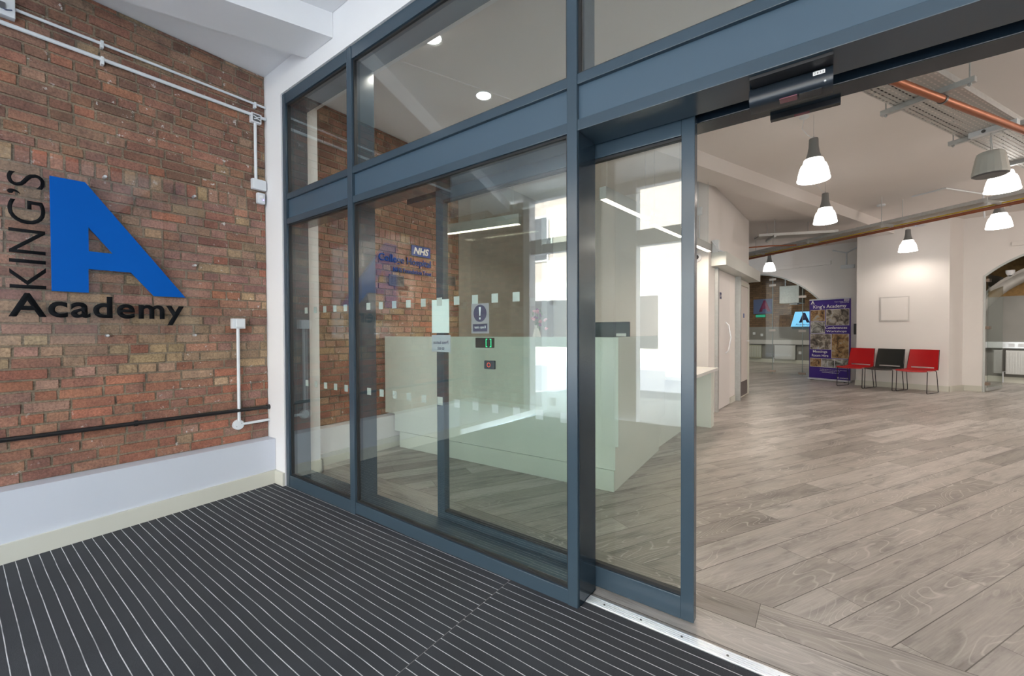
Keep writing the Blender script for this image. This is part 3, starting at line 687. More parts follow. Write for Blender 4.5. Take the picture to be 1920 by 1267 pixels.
# doors in the partition with steel portal
d2 = empty('door_2', (2.21,5.6,0)); struct(d2)
MB().box(.50, 1.24, -.012, 0, .01, 2.08, WA).build('door_leaf', mat('door_white', (.72,.70,.69), .4, var=.02), d2)
MB().tube([WA @ Vector((.95+.0, -.015, .85)), WA @ Vector((.97, -.055, .90)), WA @ Vector((.99, -.085, 1.1)), WA @ Vector((.97, -.055, 1.30)), WA @ Vector((.95, -.015, 1.35))], .011, 10).build('door_handle', ALU, d2, True)
MB().box(.58, .68, -.016, -.013, 1.70, 1.80, WA).build('door_sign', NAVY, d2)
text('sign_text', 'WC', TXTW, d2, WA @ Vector((.66,-.017,1.73)), WA.to_3x3() @ Vector((-1,0,0)), (0,0,1), .05, .035, ext=.001)
d3 = empty('door_3', (2.3,7.2,0)); struct(d3)
MB().box(1.88, 2.70, -.014, 0, .01, 2.02, WA).build('door_leaf', mat('door_cream', (.66,.62,.59), .4, var=.02), d3)
MB().box(1.90, 2.68, -.017, -.0141, .02, .28, WA).build('kick_plate', BRASS, d3)
MB().box(1.80, 1.875, -.03, 0, .0, 2.1, WA).box(2.705, 2.78, -.03, 0, .0, 2.1, WA).box(1.80, 2.78, -.03, 0, 2.03, 2.10, WA).build('door_frame', CREAM, d3)
MB().tube([WA @ Vector((2.60,-.015,1.02)), WA @ Vector((2.60,-.06,1.02)), WA @ Vector((2.50,-.06,1.02))], .009, 8).build('door_handle', ALU, d3, True)
MB().box(2.30, 2.38, -.017, -.0141, 1.45, 1.53, WA).build('door_sign', NHSB, d3)
po = empty('steel_portal', (2.3,6,0), 'pale steel posts and boxed lintel around the partition doorway', 'door portal')
MB().box(.13, 2.85, -.20, -.001, 2.145, 2.335, WA, bev=.002).build('lintel_box', mat('painted_steel', (.60,.62,.59), .35, .2, var=.04), po)
MB().box(.34, .41, -.045, -.001, 0, 2.144, WA).build('post', STEEL, po)
MB().box(1.69, 1.75, -.085, -.001, 0, 2.144, WA).build('post', STEEL, po)
cb = empty('control_box', (2.2,5.1,2.34), 'small white control box on top of the steel lintel', 'control box')
MB().box(.15, .27, -.09, -.01, 2.336, 2.52, WA, bev=.004).build('box', PVC, cb)
MB().box(.17, .25, -.094, -.09, 2.36, 2.50, WA).build('label_plate', TXTW, cb)
MB().tube([WA @ Vector((.1,-.02,2.5)), WA @ Vector((.13,-.1,2.36)), WA @ Vector((.15,-.16,2.336))], .011, 8).build('conduit', PVC, cb, True)
cc = empty('dome_camera', (2.05,4.8,2.28), 'round white and black dome camera on the wall left of the steel lintel', 'camera')
CM = Matrix.Translation((2.03,4.815,2.26)) @ Matrix.Rotation(R(90),4,'X')
MB().lathe([(0,.05),(.045,.045),(.06,.03),(.062,0)], seg=24, M=CM).build('base', PVC, cc, True)
MB().ball((2.03,4.76,2.26), .036).build('dome', BLACK, cc, True)
wb = empty('wall_box', (2.05,4.8,2.95), 'small white box with drop conduits high on the back wall', 'electrical box')
MB().box(1.99, 2.1, 4.775, 4.815, 2.86, 2.97, bev=.004).build('box', PVC, wb)
MB().tube([(2.03,4.795,2.86),(2.03,4.795,2.35)], .009, 8).tube([(2.065,4.795,2.86),(2.065,4.795,2.36)], .007, 8).tube([(2.045,4.795,2.97),(2.045,4.795,3.343)], .006, 8).build('conduit', PVC, wb, True)

ANG = math.atan2(-.2666, .9638)
CMx = frameM((1.772,12.082), ANG)     # wall C with the left arch
def arch_pts(u0, R_, zc, a0, a1, n=28): return [(u0+R_*math.cos(t), zc+R_*math.sin(t)) for t in [a0+(a1-a0)*i/n for i in range(n+1)]]
pts = [(-2.9,0),(-2.2,0)]+arch_pts(0, 2.2, .63, math.pi, 0)+[(2.2,0),(2.69,0),(2.69,3.42),(-2.9,3.42)]
struct(MB().prism(pts, 0, .12, 'y', CMx).build('wall_arch_left', IWHITE))
struct(MB().prism([(-2.17,.02)]+arch_pts(0, 2.17, .63, math.pi, 0, 28)+[(2.17,.02)], .03, .042, 'y', CMx).build('window_2', CLEAR))
rim = MB(); ap = arch_pts(0, 2.2, .63, math.pi, 0, 40); ip = arch_pts(0, 2.165, .63, math.pi, 0, 40)
rim.prism(ap+list(reversed(ip)), .0, .06, 'y', CMx).build('trim_6', mat('arch_rim', (.50,.53,.52), .4, var=.03))
struct(bpy.data.objects['trim_6'])
g1 = empty('glass_fittings', CMx @ Vector((.5,0,1.2))); tag(g1, 'bronze clamps joining the panes of the arched glass screen', 'fittings')
for (u, z) in [(.62,2.62),(.62,2.46),(.62,1.22),(.62,.10),(1.33,2.10),(1.33,1.20),(1.33,.08)]:
    MB().box(u-.085, u+.085, .012, .028, z-.028, z+.028, CMx, bev=.003).build('clamp', BRONZE if z < .5 else mat('pale_clamp', (.45,.41,.37), .4, .3, var=.05), g1)
for u in (.62, 1.33): MB().box(u-.006, u+.006, .026, .046, .02, .63+math.sqrt(2.17**2-u*u)-.02, CMx).build('joint', mat('glass_edge', (.25,.32,.31), .3, var=0), g1)
# chair wall: projecting white box
struct(MB().prism([(4.09,10.40),(5.47,10.03),(5.74,10.49),(6.1,11.3),(4.42,11.62)], 0, 3.42).build('wall_chairs', IWHITE))
CH = Matrix.Translation((4.09,10.40,0)) @ Matrix.Rotation(math.atan2(-.37,1.38), 4, 'Z')
struct(MB().box(-.02, 1.43, -.018, 0, 0, .11, CH).build('baseboard_chairs', CREAM))
struct(MB().prism([(5.47,10.03),(5.487,10.015),(5.76,10.47),(5.74,10.49)], 0, .11).build('baseboard_return', CREAM))
ap_ = empty('access_hatch', (4.7,10.2,1.4), 'square white access panel set in the wall above the chairs', 'access panel')
MB().box(.39, .86, -.014, 0, 1.40, 1.915, CH, bev=.002).build('frame', mat('panel_frame', (.60,.58,.565), .5, var=.02), ap_)
MB().box(.415, .835, -.019, -.0141, 1.425, 1.89, CH, bev=.001).build('door', IWHITE, ap_)
MB().lathe([(0,0),(.012,0),(.012,-.006)], seg=12, M=CH @ Matrix.Translation((.80,-.0195,1.675)) @ Matrix.Rotation(R(90),4,'X')).build('lock', TXTW, ap_)
tag(MB().box(-.055, -.001, .02, .12, 1.12, 1.36, CH, bev=.008).build('card_reader', BLACK), 'black card reader on the side of the white wall by the banner', 'card reader')
# wall D with the right arch and open glass door
OD = (5.74,10.49); DMx = frameM(OD, ANG)
ap2 = arch_pts(1.45, 1.62, 1.156, math.pi-.755, .3, 26)
ap2 = [p for p in ap2 if p[0] > .27]
pts = [(-.02,0),(.27,0),(.27,ap2[0][1])]+ap2+[(ap2[-1][0],0),(5,0),(5,3.42),(-.02,3.42)]
struct(MB().prism(pts, 0, .12, 'y', DMx).build('wall_arch_right', IWHITE))
struct(MB().box(0, .265, -.018, 0, 0, .11, DMx).build('baseboard_arch', CREAM))
ip2 = [(1.45+(x-1.45)*.978, 1.156+(z-1.156)*.978) for x, z in ap2]
struct(MB().prism(ap2+list(reversed(ip2)), .0, .07, 'y', DMx).box(.27, .30, -.01, .07, 0, ap2[0][1], DMx).build('trim_7', bpy.data.materials['arch_rim']))
d4 = empty('door_4', DMx @ Vector((.32,0,0))); struct(d4)
DL = DMx @ Matrix.Translation((.335,.03,0)) @ Matrix.Rotation(R(80), 4, 'Z')
MB().box(0, .85, 0, .012, .02, 2.28, DL).build('glass_pane', glass_mat('frosted_door_glass', (.72,.76,.74), 1.5), d4)
for z in (.16, 1.25, 2.17): MB().box(-.045, .09, -.02, .03, z-.03, z+.03, DL, bev=.004).build('hinge', BRONZE, d4)
MB().box(.0, .85, -.006, .018, .02, .08, DL).build('door_rail', STEEL, d4)
# glass infill beside the door
struct(MB().prism([(1.18,.02)]+[p for p in ip2 if p[0] > 1.18][:-1]+[(2.7,.02)], .03, .04, 'y', DMx).build('window_3', CLEAR))

# ------------------------------------------------------------------ rooms behind the arches
def room_c():
    struct(MB().box(-4.2, 3.2, 5.0, 5.2, 0, 1.36, CMx).build('wall_far_lower', CONC))
    struct(MB().box(-4.2, 3.2, 5.02, 5.2, 1.36, 3.42, CMx).build('wall_far_upper', mat_brickplain))
    struct(MB().box(-4.2, -4.0, .3, 5.0, 0, 3.42, CMx).build('wall_far_left', VAULT))
    struct(MB().box(2.8, 3.0, .7, 5.0, 0, 3.42, CMx).build('wall_far_right', VAULT))
    struct(MB().box(-4.0, 2.8, 4.975, 5.0, 0, .13, CMx).build('baseboard_far', CREAM))
def brickplain():
    m, nt, b = nodes('dim_stock_brick')
    t = N(nt, 'ShaderNodeTexBrick'); v = coord(nt, rot=(R(90),0,0)); nt.links.new(v, t.inputs['Vector'])
    t.inputs['Color1'].default_value = (.20,.125,.07,1); t.inputs['Color2'].default_value = (.13,.08,.045,1); t.inputs['Mortar'].default_value = (.07,.05,.035,1)
    t.inputs['Scale'].default_value = 4.4; t.inputs['Mortar Size'].default_value = .03; t.inputs['Brick Width'].default_value = 1; t.inputs['Row Height'].default_value = .33
    nt.links.new(mixc(nt, .6, t.outputs['Color'], ramp(nt, noise(nt, v, 5, 5), [(.3,(.7,.7,.7,1)),(.7,(1.5,1.4,1.2,1))]), 'MULTIPLY'), b.inputs['Base Color'])
    b.inputs['Roughness'].default_value = .9; return m
mat_brickplain = brickplain()
room_c()
def radiator(M, u0, u1, z0, z1, n, lab):
    r = empty('radiator', M @ Vector(((u0+u1)/2, n, z0)), lab, 'radiator')
    MB().box(u0, u1, n-.09, n-.02, z0, z1, M, bev=.008).build('panel', RADW, r)
    m = MB(); k = int((u1-u0)/.04)
    for i in range(k): m.box(u0+.02+i*.04, u0+.035+i*.04, n-.096, n-.0905, z0+.05, z1-.05, M)
    m.build('ribs', RADW, r)
    MB().tube([M @ Vector((u0-.04,n-.05,0)), M @ Vector((u0-.04,n-.05,z0+.05)), M @ Vector((u0,n-.05,z0+.05))], .012, 8).build('valve_pipe', PVC, r, True)
    return r
radiator(CMx, -1.1, -.41, .14, .67, 5.0, 'white radiator at the far end of the left arched room, beside the banner')
rc = radiator(CMx, -2.5, -1.56, .14, .66, 5.0, 'greenish cream radiator furthest left in the far arched room')
rc.children[0].data.materials[0] = mat('cream_enamel', (.42,.43,.34), .4, var=.02)
tr = empty('cable_trunking', CMx @ Vector((-1,4.97,.7)), 'pale wall trunking along the far wall of the left arched room', 'trunking')
MB().box(-3.8, 2.5, 4.93, 4.999, .70, .86, CMx).build('channel', mat('pale_trunking', (.55,.55,.54), .4, var=.02), tr)
tv = empty('wall_screen', CMx @ Vector((-.2,4.9,1.4)), 'blue lit screen showing a dark A logo behind the banner edge', 'screen')
MB().prism([(-.56,1.36),(.50,1.36),(.46,1.90),(-.42,1.90)], 4.90, 4.95, 'y', CMx).build('display', SCREEN, tv)
MB().box(-.4,.4,4.95,5.0,1.5,1.8,CMx).build('mount', BLACK, tv)
text('screen_letter', 'A', NAVY, tv, CMx @ Vector((-.30,4.897,1.50)), CMx.to_3x3() @ Vector((1,0,0)), (0,0,1), .34, .36, ext=.002, bold=.06)
text('screen_text', 'Academy', NAVY, tv, CMx @ Vector((-.40,4.897,1.38)), CMx.to_3x3() @ Vector((1,0,0)), (0,0,1), .42, .09, ext=.002)
sp = empty('logo_reflection', CMx @ Vector((-1.5,4.98,1.9)), 'dim blue board painted as a mirrored plum letter A on the far brick wall', 'reflection')  # mirrored logo painted in as a panel, nothing hangs here
MB().box(-1.88, -1.22, 4.97, 5.019, 1.87, 2.44, CMx).build('reflection', mat('dim_blue_reflection', (.10,.14,.28), .4, var=.1), sp)
text('reflected_letter', 'A', mat('plum_reflection', (.22,.04,.12), .5, var=0), sp, CMx @ Vector((-1.68,4.969,1.95)), CMx.to_3x3() @ Vector((1,0,0)), (0,0,1), .42, .44, ext=.002, bold=.06)
tag(MB().box(-1.79, -1.46, 4.97, 5.019, 1.74, 1.84, CMx).build('exit_sign', GREENS), 'small green exit sign under the logo board', 'sign')
for (u, z, nm) in ((-1.9,1.06,'wall_switch'), (-1.62,1.0,'thermostat'), (-.33,.35,'wall_socket')):
    tag(MB().box(u, u+.09, 4.98, 4.999, z, z+.1, CMx, bev=.003).build(nm, PVC), {'wall_switch':'white wall switch left of the thermostat in the far room','thermostat':'white thermostat on the grey far wall','wall_socket':'white socket beside the far white radiator'}[nm], nm.replace('_',' '))
du = empty('air_duct', CMx @ Vector((.5,1.6,2.3)), 'silver foil wrapped duct box hanging behind the arched glass', 'duct')
MB().box(.26, .78, 1.5, 2.0, 2.03, 2.56, CMx, bev=.015).build('foil_box', FOIL, du)
MB().box(.34, .36, 1.7, 1.72, 2.56, 3.42, CMx).box(.70, .72, 1.7, 1.72, 2.56, 3.42, CMx).build('hanger', STEEL, du)
MB().box(.52, .72, 1.55, 1.7, 1.985, 2.03, CMx).build('outlet', PVC, du)
# room D: vault
struct(MB().box(-.3, 4.8, 2.6, 2.8, 0, 1.98, DMx).build('wall_vault_end', CONC))
struct(MB().box(-.3, 4.8, 2.62, 2.8, 1.98, 3.42, DMx).build('wall_vault_brick', mat('ochre_brick', (.24,.14,.05), .9, var=.5, vs=14, bmp=.4)))
vo = arch_pts(1.5, 1.55, 1.0, math.pi, 0, 30); vi = arch_pts(1.5, 1.50, 1.0, math.pi, 0, 30)
struct(MB().prism(vo+list(reversed(vi)), .14, 2.58, 'y', DMx).box(-.05, 0, .14, 2.58, 0, 1.0, DMx).build('ceiling_vault', VAULT))
struct(MB().box(0, 4.8, 2.57, 2.6, 0, .13, DMx).build('baseboard_vault', CREAM))
radiator(DMx, .46, 1.3, .20, .74, 2.58, 'white radiator seen through the open glass door on the right')
t2 = empty('dado_trunking', DMx @ Vector((.8,2.5,.8)), 'silver trunking with socket plates above the right hand radiator', 'trunking')
MB().box(.02, 2.9, 2.52, 2.599, .79, .93, DMx).build('channel', ALU, t2)
for k in range(3): MB().box(.36+k*.14, .45+k*.14, 2.512, 2.519, .82, .90, DMx).build('socket_plate', PVC, t2)
dc = empty('dome_camera', DMx @ Vector((.62,.5,2.2)), 'white dome camera fixed under the right arch', 'camera')
q = DMx @ Vector((.60,.10,2.30))
MB().lathe([(0,-.06),(.04,-.055),(.055,-.02),(.06,0),(.06,.04)], (q.x,q.y,q.z), 20).build('body', PVC, dc, True)
MB().ball((q.x,q.y,q.z-.045), .03).build('dome', BLACK, dc, True)
# enclosing walls out of view
struct(MB().box(9.9, 10, .29, 12, 0, 3.42).build('wall_right', IWHITE))
struct(MB().box(-3, 10, 19.0, 19.1, 0, 3.42).build('wall_rear', VAULT))
struct(MB().box(-3.1, -3, 4.9, 19, 0, 3.42).build('wall_rear_left', VAULT))

# ------------------------------------------------------------------ roll-up banner
b0 = Vector((3.223,11.11,0)); b1 = Vector((4.001,10.726,0))
ub = (b1-b0).normalized(); BW = (b1-b0).length
BA = math.atan2(ub.y, ub.x)
bn = empty('rollup_banner', (b0+b1)/2, 'purple roll-up banner for conferences and room hire standing by the arched glass', 'banner')
BMx = Matrix.Translation(b0) @ Matrix.Rotation(BA, 4, 'Z')
MB().box(0, BW, 0, .012, .05, 1.95, BMx).build('printed_sheet', PURPLE, bn)
MB().box(-.015, BW+.015, -.04, .06, .012, .055, BMx, bev=.01).build('base', ALU, bn)
MB().box(0, BW, -.008, .02, 1.945, 1.975, BMx).build('top_rail', ALU, bn)
MB().tube([BMx @ Vector((BW*.5,.03,.04)), BMx @ Vector((BW*.5,.03,1.95))], .008, 8).build('pole', ALU, bn)
for u in (.08, BW-.08): MB().box(u-.02, u+.02, -.07, .09, 0, .012, BMx).build('foot', BLACK, bn)
BX = BMx.to_3x3() @ Vector((1,0,0))
def bt(s, u, z, w, h, nm='banner_text', bold=.02): text(nm, s, TXTW, bn, BMx @ Vector((u,-.0005,z)), BX, (0,0,1), w, h, ext=.0015, bold=bold)
bt('King\u2019s Academy', .085, 1.722, .70, .105, bold=.012)
bt('Conferences', .352, 1.245, .45, .062, bold=.012); bt('Workshops', .37, 1.155, .42, .062, bold=.012)
bt('Meetings', .085, .655, .31, .075, bold=.012); bt('Room Hire', .06, .575, .36, .06, bold=.012)
bt('To find out how we can cater for your needs', .24, .262, .56, .022, bold=.003); bt('please get in touch by email', .24, .228, .42, .022, bold=.003); bt('www.academy@nhs.net', .28, .19, .36, .024, bold=.006)
bt('King\u2019s College Hospital', .545, 1.868, .29, .026, bold=.006); bt('NHS Foundation Trust', .66, 1.846, .175, .014, bold=.003)
MB().box(.735, .838, -.0012, -.0002, 1.899, 1.938, BMx).build('banner_logo_plate', TXTW, bn); text('banner_logo_text', 'NHS', PURPLE, bn, BMx @ Vector((.745,-.0014,1.905)), BX, (0,0,1), .084, .026, ext=.001, bold=.03)
bt('A', .03, 1.858, .085, .08, 'banner_letter', .04); bt('Academy', .025, 1.838, .10, .016, 'banner_letter_text', .006)
bt('commercial', .655, .085, .18, .03, bold=.01); MB().box(.60, .635, -.0012, -.0002, .08, .12, BMx).build('banner_mark', TXTW, bn)
for i, (u0, u1, z0, z1) in enumerate([(.03,.340,1.440,1.705),(.370,.835,1.335,1.71),(.03,.340,1.150,1.415),(.025,.470,.760,1.125),(.490,.835,.560,1.125),(.025,.270,.330,.530),(.285,.545,.330,.530),(.560,.835,.330,.530)]):
    MB().box(u0-.006, u1+.006, -.001, -.0001, z0-.006, z1+.006, BMx).build('photo_border', TXTW, bn)
    MB().box(u0, u1, -.002, -.0011, z0, z1, BMx).build('photo', PH[(0,1,2,1,0,0,2,2)[i]], bn)

# ------------------------------------------------------------------ linked waiting chairs
def grid(name, fn, nu, nv, skip, m, parent, th=.006):
    b = MB(); V = [[b.bm.verts.new(fn(i/nu, j/nv)) for j in range(nv+1)] for i in range(nu+1)]
    for i in range(nu):
        for j in range(nv):
            if (i, j) not in skip: b.bm.faces.new((V[i][j], V[i+1][j], V[i+1][j+1], V[i][j+1]))
    bmesh.ops.recalc_face_normals(b.bm, faces=b.bm.faces)
    bmesh.ops.solidify(b.bm, geom=list(b.bm.faces), thickness=th)
    return b.build(name, m, parent, True)
def make_chair(m, lab):
    t = empty('waiting_chair', (0,0,0), lab, 'chair', None)
    # local: x right, y back (towards wall), z up
    def seat(u, v): x = (u-.5)*.47; y = -.25+v*.46; return (x, y, .438-.018*math.sin(math.pi*v)+.012*(2*u-1)**2-.03*max(0, .12-v)/.12)
    def back(u, v):
        hw = .235-.018*v; x = (u-.5)*2*hw; y = .205+.085*v**1.2+.03*math.sin(math.pi*u)*0+.02*(1-(2*u-1)**2)
        return (x, y, .438+.385*v)
    grid('seat', seat, 12, 10, set(), m, t)
    skip = {(i, 1) for i in range(2, 14)}
    grid('backrest', back, 16, 16, skip, m, t)
    for sx in (-1, 1):
        x = sx*.232
        MB().tube([(x*.86,-.17,.428),(x,-.195,.41),(x*1.0,-.215,.025),(x,-.205,.008),(x,-.185,.006),(x,.20,.006),(x,.225,.010),(x,.228,.03),(x*.98,.165,.41),(x*.9,.15,.425)], .0065, 8).build('leg', CHROME, t, True)
    MB().tube([(-.2,-.17,.425),(.2,-.17,.425)], .006, 8).tube([(-.2,.15,.423),(.2,.15,.423)], .006, 8).build('crossbar', CHROME, t, True)
    MB().tube([(-.237,.200,.43),(-.237,.225,.55),(-.222,.29,.825)], .005, 6).tube([(.237,.200,.43),(.237,.225,.55),(.222,.29,.825)], .005, 6).build('back_rail', CHROME, t, True)
    return t
GR = 'linked waiting chairs along the white wall'
ch1 = make_chair(RED, 'red plastic waiting chair nearest the purple banner'); ch1['group'] = GR
ch1.location = (4.05,10.00,0); ch1.rotation_euler = (0,0,R(-29))
ch2 = make_chair(CHAIRB, 'black plastic waiting chair between the two red chairs'); ch2['group'] = GR
ch2.location = (4.50,9.83,0); ch2.rotation_euler = (0,0,R(-29))
ch3 = copy_tree(ch1); ch3['label'] = 'red plastic waiting chair at the right end by the wall corner'; ch3.location = (4.97,9.66,0)

# ------------------------------------------------------------------ pendant lamps
def light(kind, name, loc, power, col, **kw):
    l = bpy.data.lights.new(name, kind); l.energy = power; l.color = col
    for k, v in kw.items(): setattr(l, k, v)
    o = bpy.data.objects.new(name, l); COL.objects.link(o); o.location = loc; return o
PG = 'bell shaped pendant lamps'
def make_pendant():
    t = empty('pendant_lamp', (0,0,0), 'x', 'pendant lamp', PG)
    MB().lathe([(.0,.425),(.038,.423),(.040,.415),(.043,.34),(.052,.28),(.068,.225),(.087,.195),(.083,.195),(.0,.215)], (0,0,0), 32).build('housing', GREYH, t, True)
    MB().lathe([(.082,.212),(.088,.193),(.095,.165),(.108,.155),(.122,.115),(.134,.06),(.138,.022),(.143,.016),(.143,0),(.137,.0),(.130,.05),(.115,.11),(.095,.15),(.078,.19),(.0,.2)], (0,0,0), 36).build('shade', LAMPG, t, True)
    MB().tube([(0,0,.42),(0,0,.67)], .0015, 6).tube([(0,0,.42),(0,0,.45)], .005, 8).build('wire', STEEL, t)
    MB().tube([(0,.01,.43),(-.05,.02,.48),(-.10,.02,.56),(-.085,.01,.63),(-.08,0,.668)], .003, 6).build('cable', PVC, t, True)
    MB().lathe([(0,.652),(.03,.653),(.042,.66),(.045,.67)], (-.08,0,0), 20).build('ceiling_rose', PVC, t, True)
    return t
pos = [((3.401,3.697),'bell pendant lamp nearest the door opening'),((3.506,5.900),'bell pendant lamp second in the row behind the nearest one'),
       ((5.079,5.382),'bell pendant lamp partly hidden behind the hanging speaker'),((5.618,7.869),'bell pendant lamp in front of the pipes at the right edge'),
       ((4.814,9.578),'bell pendant lamp lighting the wall above the chairs'),((2.374,11.037),'small looking bell pendant lamp in front of the left glass arch')]
extra = [((7.0,4.2),''),((7.4,7.2),''),((8.8,2.5),'')]
pend = make_pendant()
for i, ((x, y), lab) in enumerate(pos):
    o = pend if i == 0 else copy_tree(pend)
    o.location = (x, y, 2.75); o['label'] = lab
    light('POINT', 'pendant_light', (x, y, 2.82), 27, (1,.88,.78), shadow_soft_size=.05)
for (x, y), _ in extra: light('POINT', 'room_fill', (x, y, 2.75), 60, (1,.87,.77), shadow_soft_size=.15)  # added fill lights out of view, no lamp bodies

# linear office lights
LG = 'slim linear lights over the reception'
def linear(a, b, z, lab, watts=8, tops=(3.345,3.345)):
    a = Vector((*a, z)); b_ = Vector((*b, z)); d = b_-a; L = d.length
    t = empty('linear_light', (a+b_)/2, lab, 'linear light', LG); M = Matrix.Translation(a) @ Matrix.Rotation(math.atan2(d.y, d.x), 4, 'Z')
    MB().box(0, L, -.032, .032, .002, .10, M, bev=.002).build('housing', mat('satin_grey_'+str(len(MATS)), (.34,.36,.36), .4, .3, var=.02), t)
    MB().box(.012, L-.012, -.024, .024, -.001, .003, M).build('diffuser', LINEAR, t)
    MB().tube([M @ Vector((.08*L,0,.1)), M @ Vector((.08*L,0,tops[0]-z))], .0015, 6).tube([M @ Vector((.92*L,0,.1)), M @ Vector((.92*L,0,tops[1]-z))], .0015, 6).build('wire', STEEL, t)
    l = light('AREA', 'linear_glow', (0,0,0), watts, (1,.82,.66), shape='RECTANGLE', size=L*.9, size_y=.04)
    l.location = (a+b_)/2-Vector((0,0,.006)); l.rotation_euler = (0,0,math.atan2(d.y, d.x))
linear((.059,1.711), (1.014,1.856), 2.30, 'linear light above the desk, running parallel to it')
linear((2.022,1.615), (2.105,2.486), 2.30, 'linear light of the row of three, nearest the glass', tops=(3.243,3.243))
linear((2.073,2.694), (2.159,3.494), 2.30, 'middle linear light of the row of three', tops=(3.42,3.42))
linear((2.143,3.85), (2.225,4.655), 2.30, 'linear light of the row of three, furthest, by the wall camera', tops=(3.235,3.345))
# downlights
DG = 'recessed downlights in the reception ceiling'
for i, (x, y, zc, lab) in enumerate([(1.304,.405,3.243,'round recessed downlight nearest the glass in the upper pane'),(1.139,1.149,3.235,'round recessed downlight further back in the upper pane')]):
    t = empty('downlight', (x,y,zc-.01), lab, 'downlight', DG)
    MB().lathe([(.060,.0),(.066,-.005),(.070,.002)], (x,y,zc-.001), 32).build('rim', PVC, t, True)
    MB().lathe([(0,-.003),(.061,-.003)], (x,y,zc), 32).build('lens', DOWN, t)
    light('AREA', 'downlight_glow', (x,y,zc-.012), 7, (1,.93,.85), shape='DISK', size=.11)

# ------------------------------------------------------------------ cable trays and pipes
TZ = 2.98
def tray(p0, p1, width, z, name, lab, hangers, side=1, rods=True, hw=.10):
    """perforated tray; p0-p1 is its left edge seen from above"""
    p0 = Vector((*p0, z)); p1 = Vector((*p1, z)); d = p1-p0; L = d.length; M = Matrix.Translation(p0) @ Matrix.Rotation(math.atan2(d.y, d.x), 4, 'Z')
    t = empty(name, (0,0,0), lab, 'cable tray')
    t.matrix_world = M
    bed = MB().box(0, L, -width, 0, 0, .002).build('tray_bed', TRAY); bed.parent = t
    s = MB().box(0, L, -.003, 0, .002, .05).box(0, L, -width, -width+.003, .002, .05).box(0, L, -.014, -.003, .046, .05).box(0, L, -width+.003, -width+.014, .046, .05).build('tray_side', STEEL); s.parent = t
    cb_ = MB()
    for k in range(4):
        yy = -width*(.2+.18*k); cb_.tube([(0,yy,.012),(L*.3,yy+.01,.012),(L*.6,yy-.01,.012),(L,yy,.012)], .008, 6)
    q = cb_.build('cables', GREYPL, None, True); q.parent = t
    for h in hangers:
        q = MB().box(h-.02, h+.02, -width-hw, hw*.8, -.042, -.002).build('strut', STEEL); q.parent = t
        for yy in (-width-hw+.03, hw*.8-.03):
            q = MB().tube([(h,yy,-.06),(h,yy,3.42-z)], .005, 8).lathe([(0,-.055),(.011,-.055),(.011,-.042)], (h,yy,0), 6).build('hanger_rod', STEEL); q.parent = t
    return t, M
t1, T1M = tray((3.44,1.97), (5.5,5.98), .36, 3.0, 'cable_tray', 'perforated cable tray nearest the door, crossing the upper right', [1.08, 2.35, 3.6])
# copper pipe under tray 1
cp = empty('copper_pipe', (0,0,0), 'thick copper pipe slung under the nearest cable tray', 'pipe')
MB().tube([(3.68,1.98,2.93),(5.40,4.82,2.93)], .027, 16).build('pipe', COPPER, cp, True)
for s_ in (.30, .75):
    P0 = Vector((3.68,1.98,2.93)).lerp(Vector((5.40,4.82,2.93)), s_); dd = Vector((1.72,2.84,0)).normalized()
    MB().tube([P0-dd*.012, P0+dd*.012], .032, 16).tube([P0, P0+Vector((0,0,.07))], .005, 8).build('pipe_clip', GREYPL, cp, True)
# tray 2 run
a0, a1 = Vector((2.0,9.05)), Vector((3.457,8.365)); 
t2_, _ = tray((1.95,10.05), (6.9,6.10), .36, 2.98, 'cable_tray', 'long perforated cable tray crossing above the chairs and banner', [.75, 2.0, 3.3, 4.6])
t3_, _ = tray((2.37,8.05), (3.60,8.55), .30, 3.034, 'cable_tray', 'short cable tray branch joining the long tray beside the partition', [.25])
for k, (m_, off, r, z, lab) in enumerate([(COPPER, 0, .014, 2.920, 'slim copper pipe clipped under the long cable tray'), (YELLOW, .01, .010, 2.950, 'yellow taped pipe beside the slim copper pipe'), (COPPER, .12, .012, 2.925, 'second copper pipe on the far side of the yellow one')]):
    a = Vector((1.95,9.79)); c = Vector((6.4,6.28)); n_ = Vector((.62,.78))*off
    cp2 = MB().tube([(a.x+n_.x,a.y+n_.y,z),(c.x+n_.x,c.y+n_.y,z)], r, 10).build('copper_pipe' if k != 1 else 'yellow_pipe', m_, None, True)
    tag(cp2, lab, 'pipe')
cp3 = MB().tube([(2.0,8.25,2.93),(2.6,8.33,2.93),(3.05,8.58,2.93)], .014, 10).build('copper_pipe', COPPER, None, True); tag(cp3, 'bent copper pipe under the short tray branch', 'pipe')
for kx in range(0): pass
# long blank casing on wall C and conduit tree
lc = MB().box(-.9, 1.95, -.04, 0, 2.86, 2.955, CMx, bev=.004).build('blank_casing', IWHITE); tag(lc, 'long pale casing fixed on the wall above the left glass arch', 'casing')
cj = empty('conduit', CMx @ Vector((2.3,-.02,2.6)), 'forked white conduit with sockets high beside the chair wall', 'conduit')
MB().box(2.15, 2.42, -.04, 0, 2.72, 2.81, CMx, bev=.004).build('socket_pair', PVC, cj)
MB().tube([CMx @ Vector((2.26,-.02,2.81)), CMx @ Vector((2.26,-.02,3.10)), CMx @ Vector((1.98,-.02,3.20))], .016, 8).tube([CMx @ Vector((2.26,-.02,3.10)), CMx @ Vector((2.5,-.02,3.22))], .016, 8).build('pipe', PVC, cj, True)
tag(MB().box(.62, 3.6, -.04, 0, 2.78, 2.86, DMx, bev=.004).build('blank_casing', IWHITE), 'pale casing fixed on the wall above the right arch', 'casing')
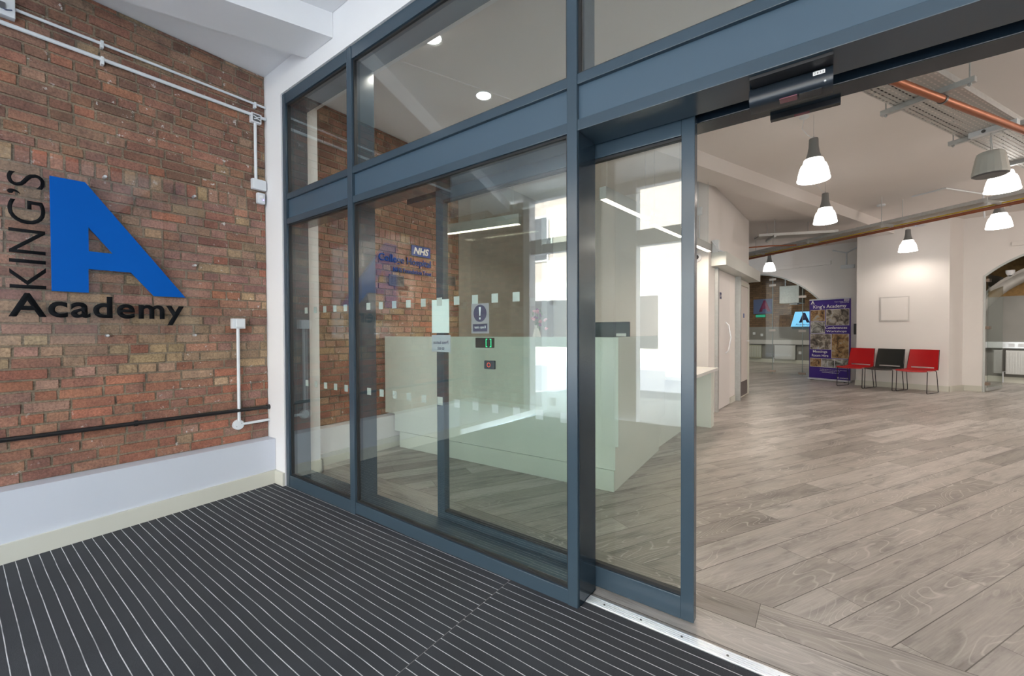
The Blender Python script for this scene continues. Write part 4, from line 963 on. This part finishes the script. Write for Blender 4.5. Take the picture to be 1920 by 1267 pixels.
# hanging speaker
sk = empty('hanging_speaker', (4.675,3.92,2.5), 'beige faceted pendant speaker hanging from a strut under the near tray', 'speaker')
SM = Matrix.Translation((4.675,3.92,2.575)) @ Matrix.Scale(.87, 4)
MB().lathe([(0,0),(.115,.0),(.133,.014),(.135,.03)], seg=16, M=SM).build('grille', GREYPL, sk, False)
MB().lathe([(.135,.012),(.137,.03),(.122,.12),(.108,.20),(.098,.232),(.088,.24),(0,.242)], seg=16, M=SM).build('body', SPK, sk, False)
MB().tube([(4.675,3.92,2.786),(4.675,3.92,2.96)], .003, 6).tube([(4.69,3.92,2.786),(4.682,3.922,2.87),(4.675,3.92,2.96)], .003, 6).lathe([(0,2.785),(.016,2.785),(.016,2.80),(0,2.80)], (4.675,3.92,0), 8).build('chain', STEEL, sk)
tc = empty('tray_clamp', (4.68,3.8,2.96), 'white steel cross bar under the tray carrying the speaker', 'bracket')
KM = Matrix.Translation((4.675,3.90,0)) @ Matrix.Rotation(math.atan2(2.84,1.72)+R(-90), 4, 'Z')
MB().box(-.14, .16, -.028, .028, 2.952, 2.998, KM, bev=.003).build('bar', PVC, tc)
MB().lathe([(0,0),(.014,0),(.014,.006)], seg=12, M=KM @ Matrix.Translation((-.04,-.034,2.975)) @ Matrix.Rotation(R(-90),4,'X')).build('bolt', GREYPL, tc)
# ceiling bits
tag(MB().lathe([(0,-.03),(.05,-.03),(.06,-.02),(.06,0)], (4.30,8.2,3.42), 24).build('smoke_detector', PVC, None, True), 'small white round smoke detector on the ceiling before the long tray', 'smoke detector')
tag(MB().lathe([(0,-.03),(.045,-.03),(.05,-.01),(.06,0)], (2.95,9.1,3.42), 24).build('smoke_detector', PVC, None, True), 'flat white detector on the ceiling beside the lamp before the arch', 'smoke detector')
cz = empty('access_point', (4.98,8.2,3.0), 'white oval wireless unit on the long cable tray', 'wireless unit')
MB().ball((4.75,8.05,2.955), .085, (1.3,1,.25), 3).build('body', PVC, cz, True)
MB().ball((4.72,7.99,2.945), .006).build('light', mat('blue_led', (.1,.2,1), .3, var=0, emit=(.2,.4,1), es=4), cz, True)
cnd = MB().tube([(4.65,7.85,3.40),(5.0,7.6,3.40),(5.55,8.35,3.40),(5.58,8.40,3.02)], .012, 8).build('conduit', PVC, None, True); tag(cnd, 'white ceiling conduit with a bend above the long tray', 'conduit')
# added unseen area lights that brighten the rooms behind the arches
p = CMx @ Vector((-.8,2.6,3.2)); light('AREA', 'far_room_fill', p, 60, (1,.90,.78), shape='SQUARE', size=1.2)
p = DMx @ Vector((1.5,1.3,2.38)); light('AREA', 'vault_fill', p, 45, (1,.93,.86), shape='SQUARE', size=.6)
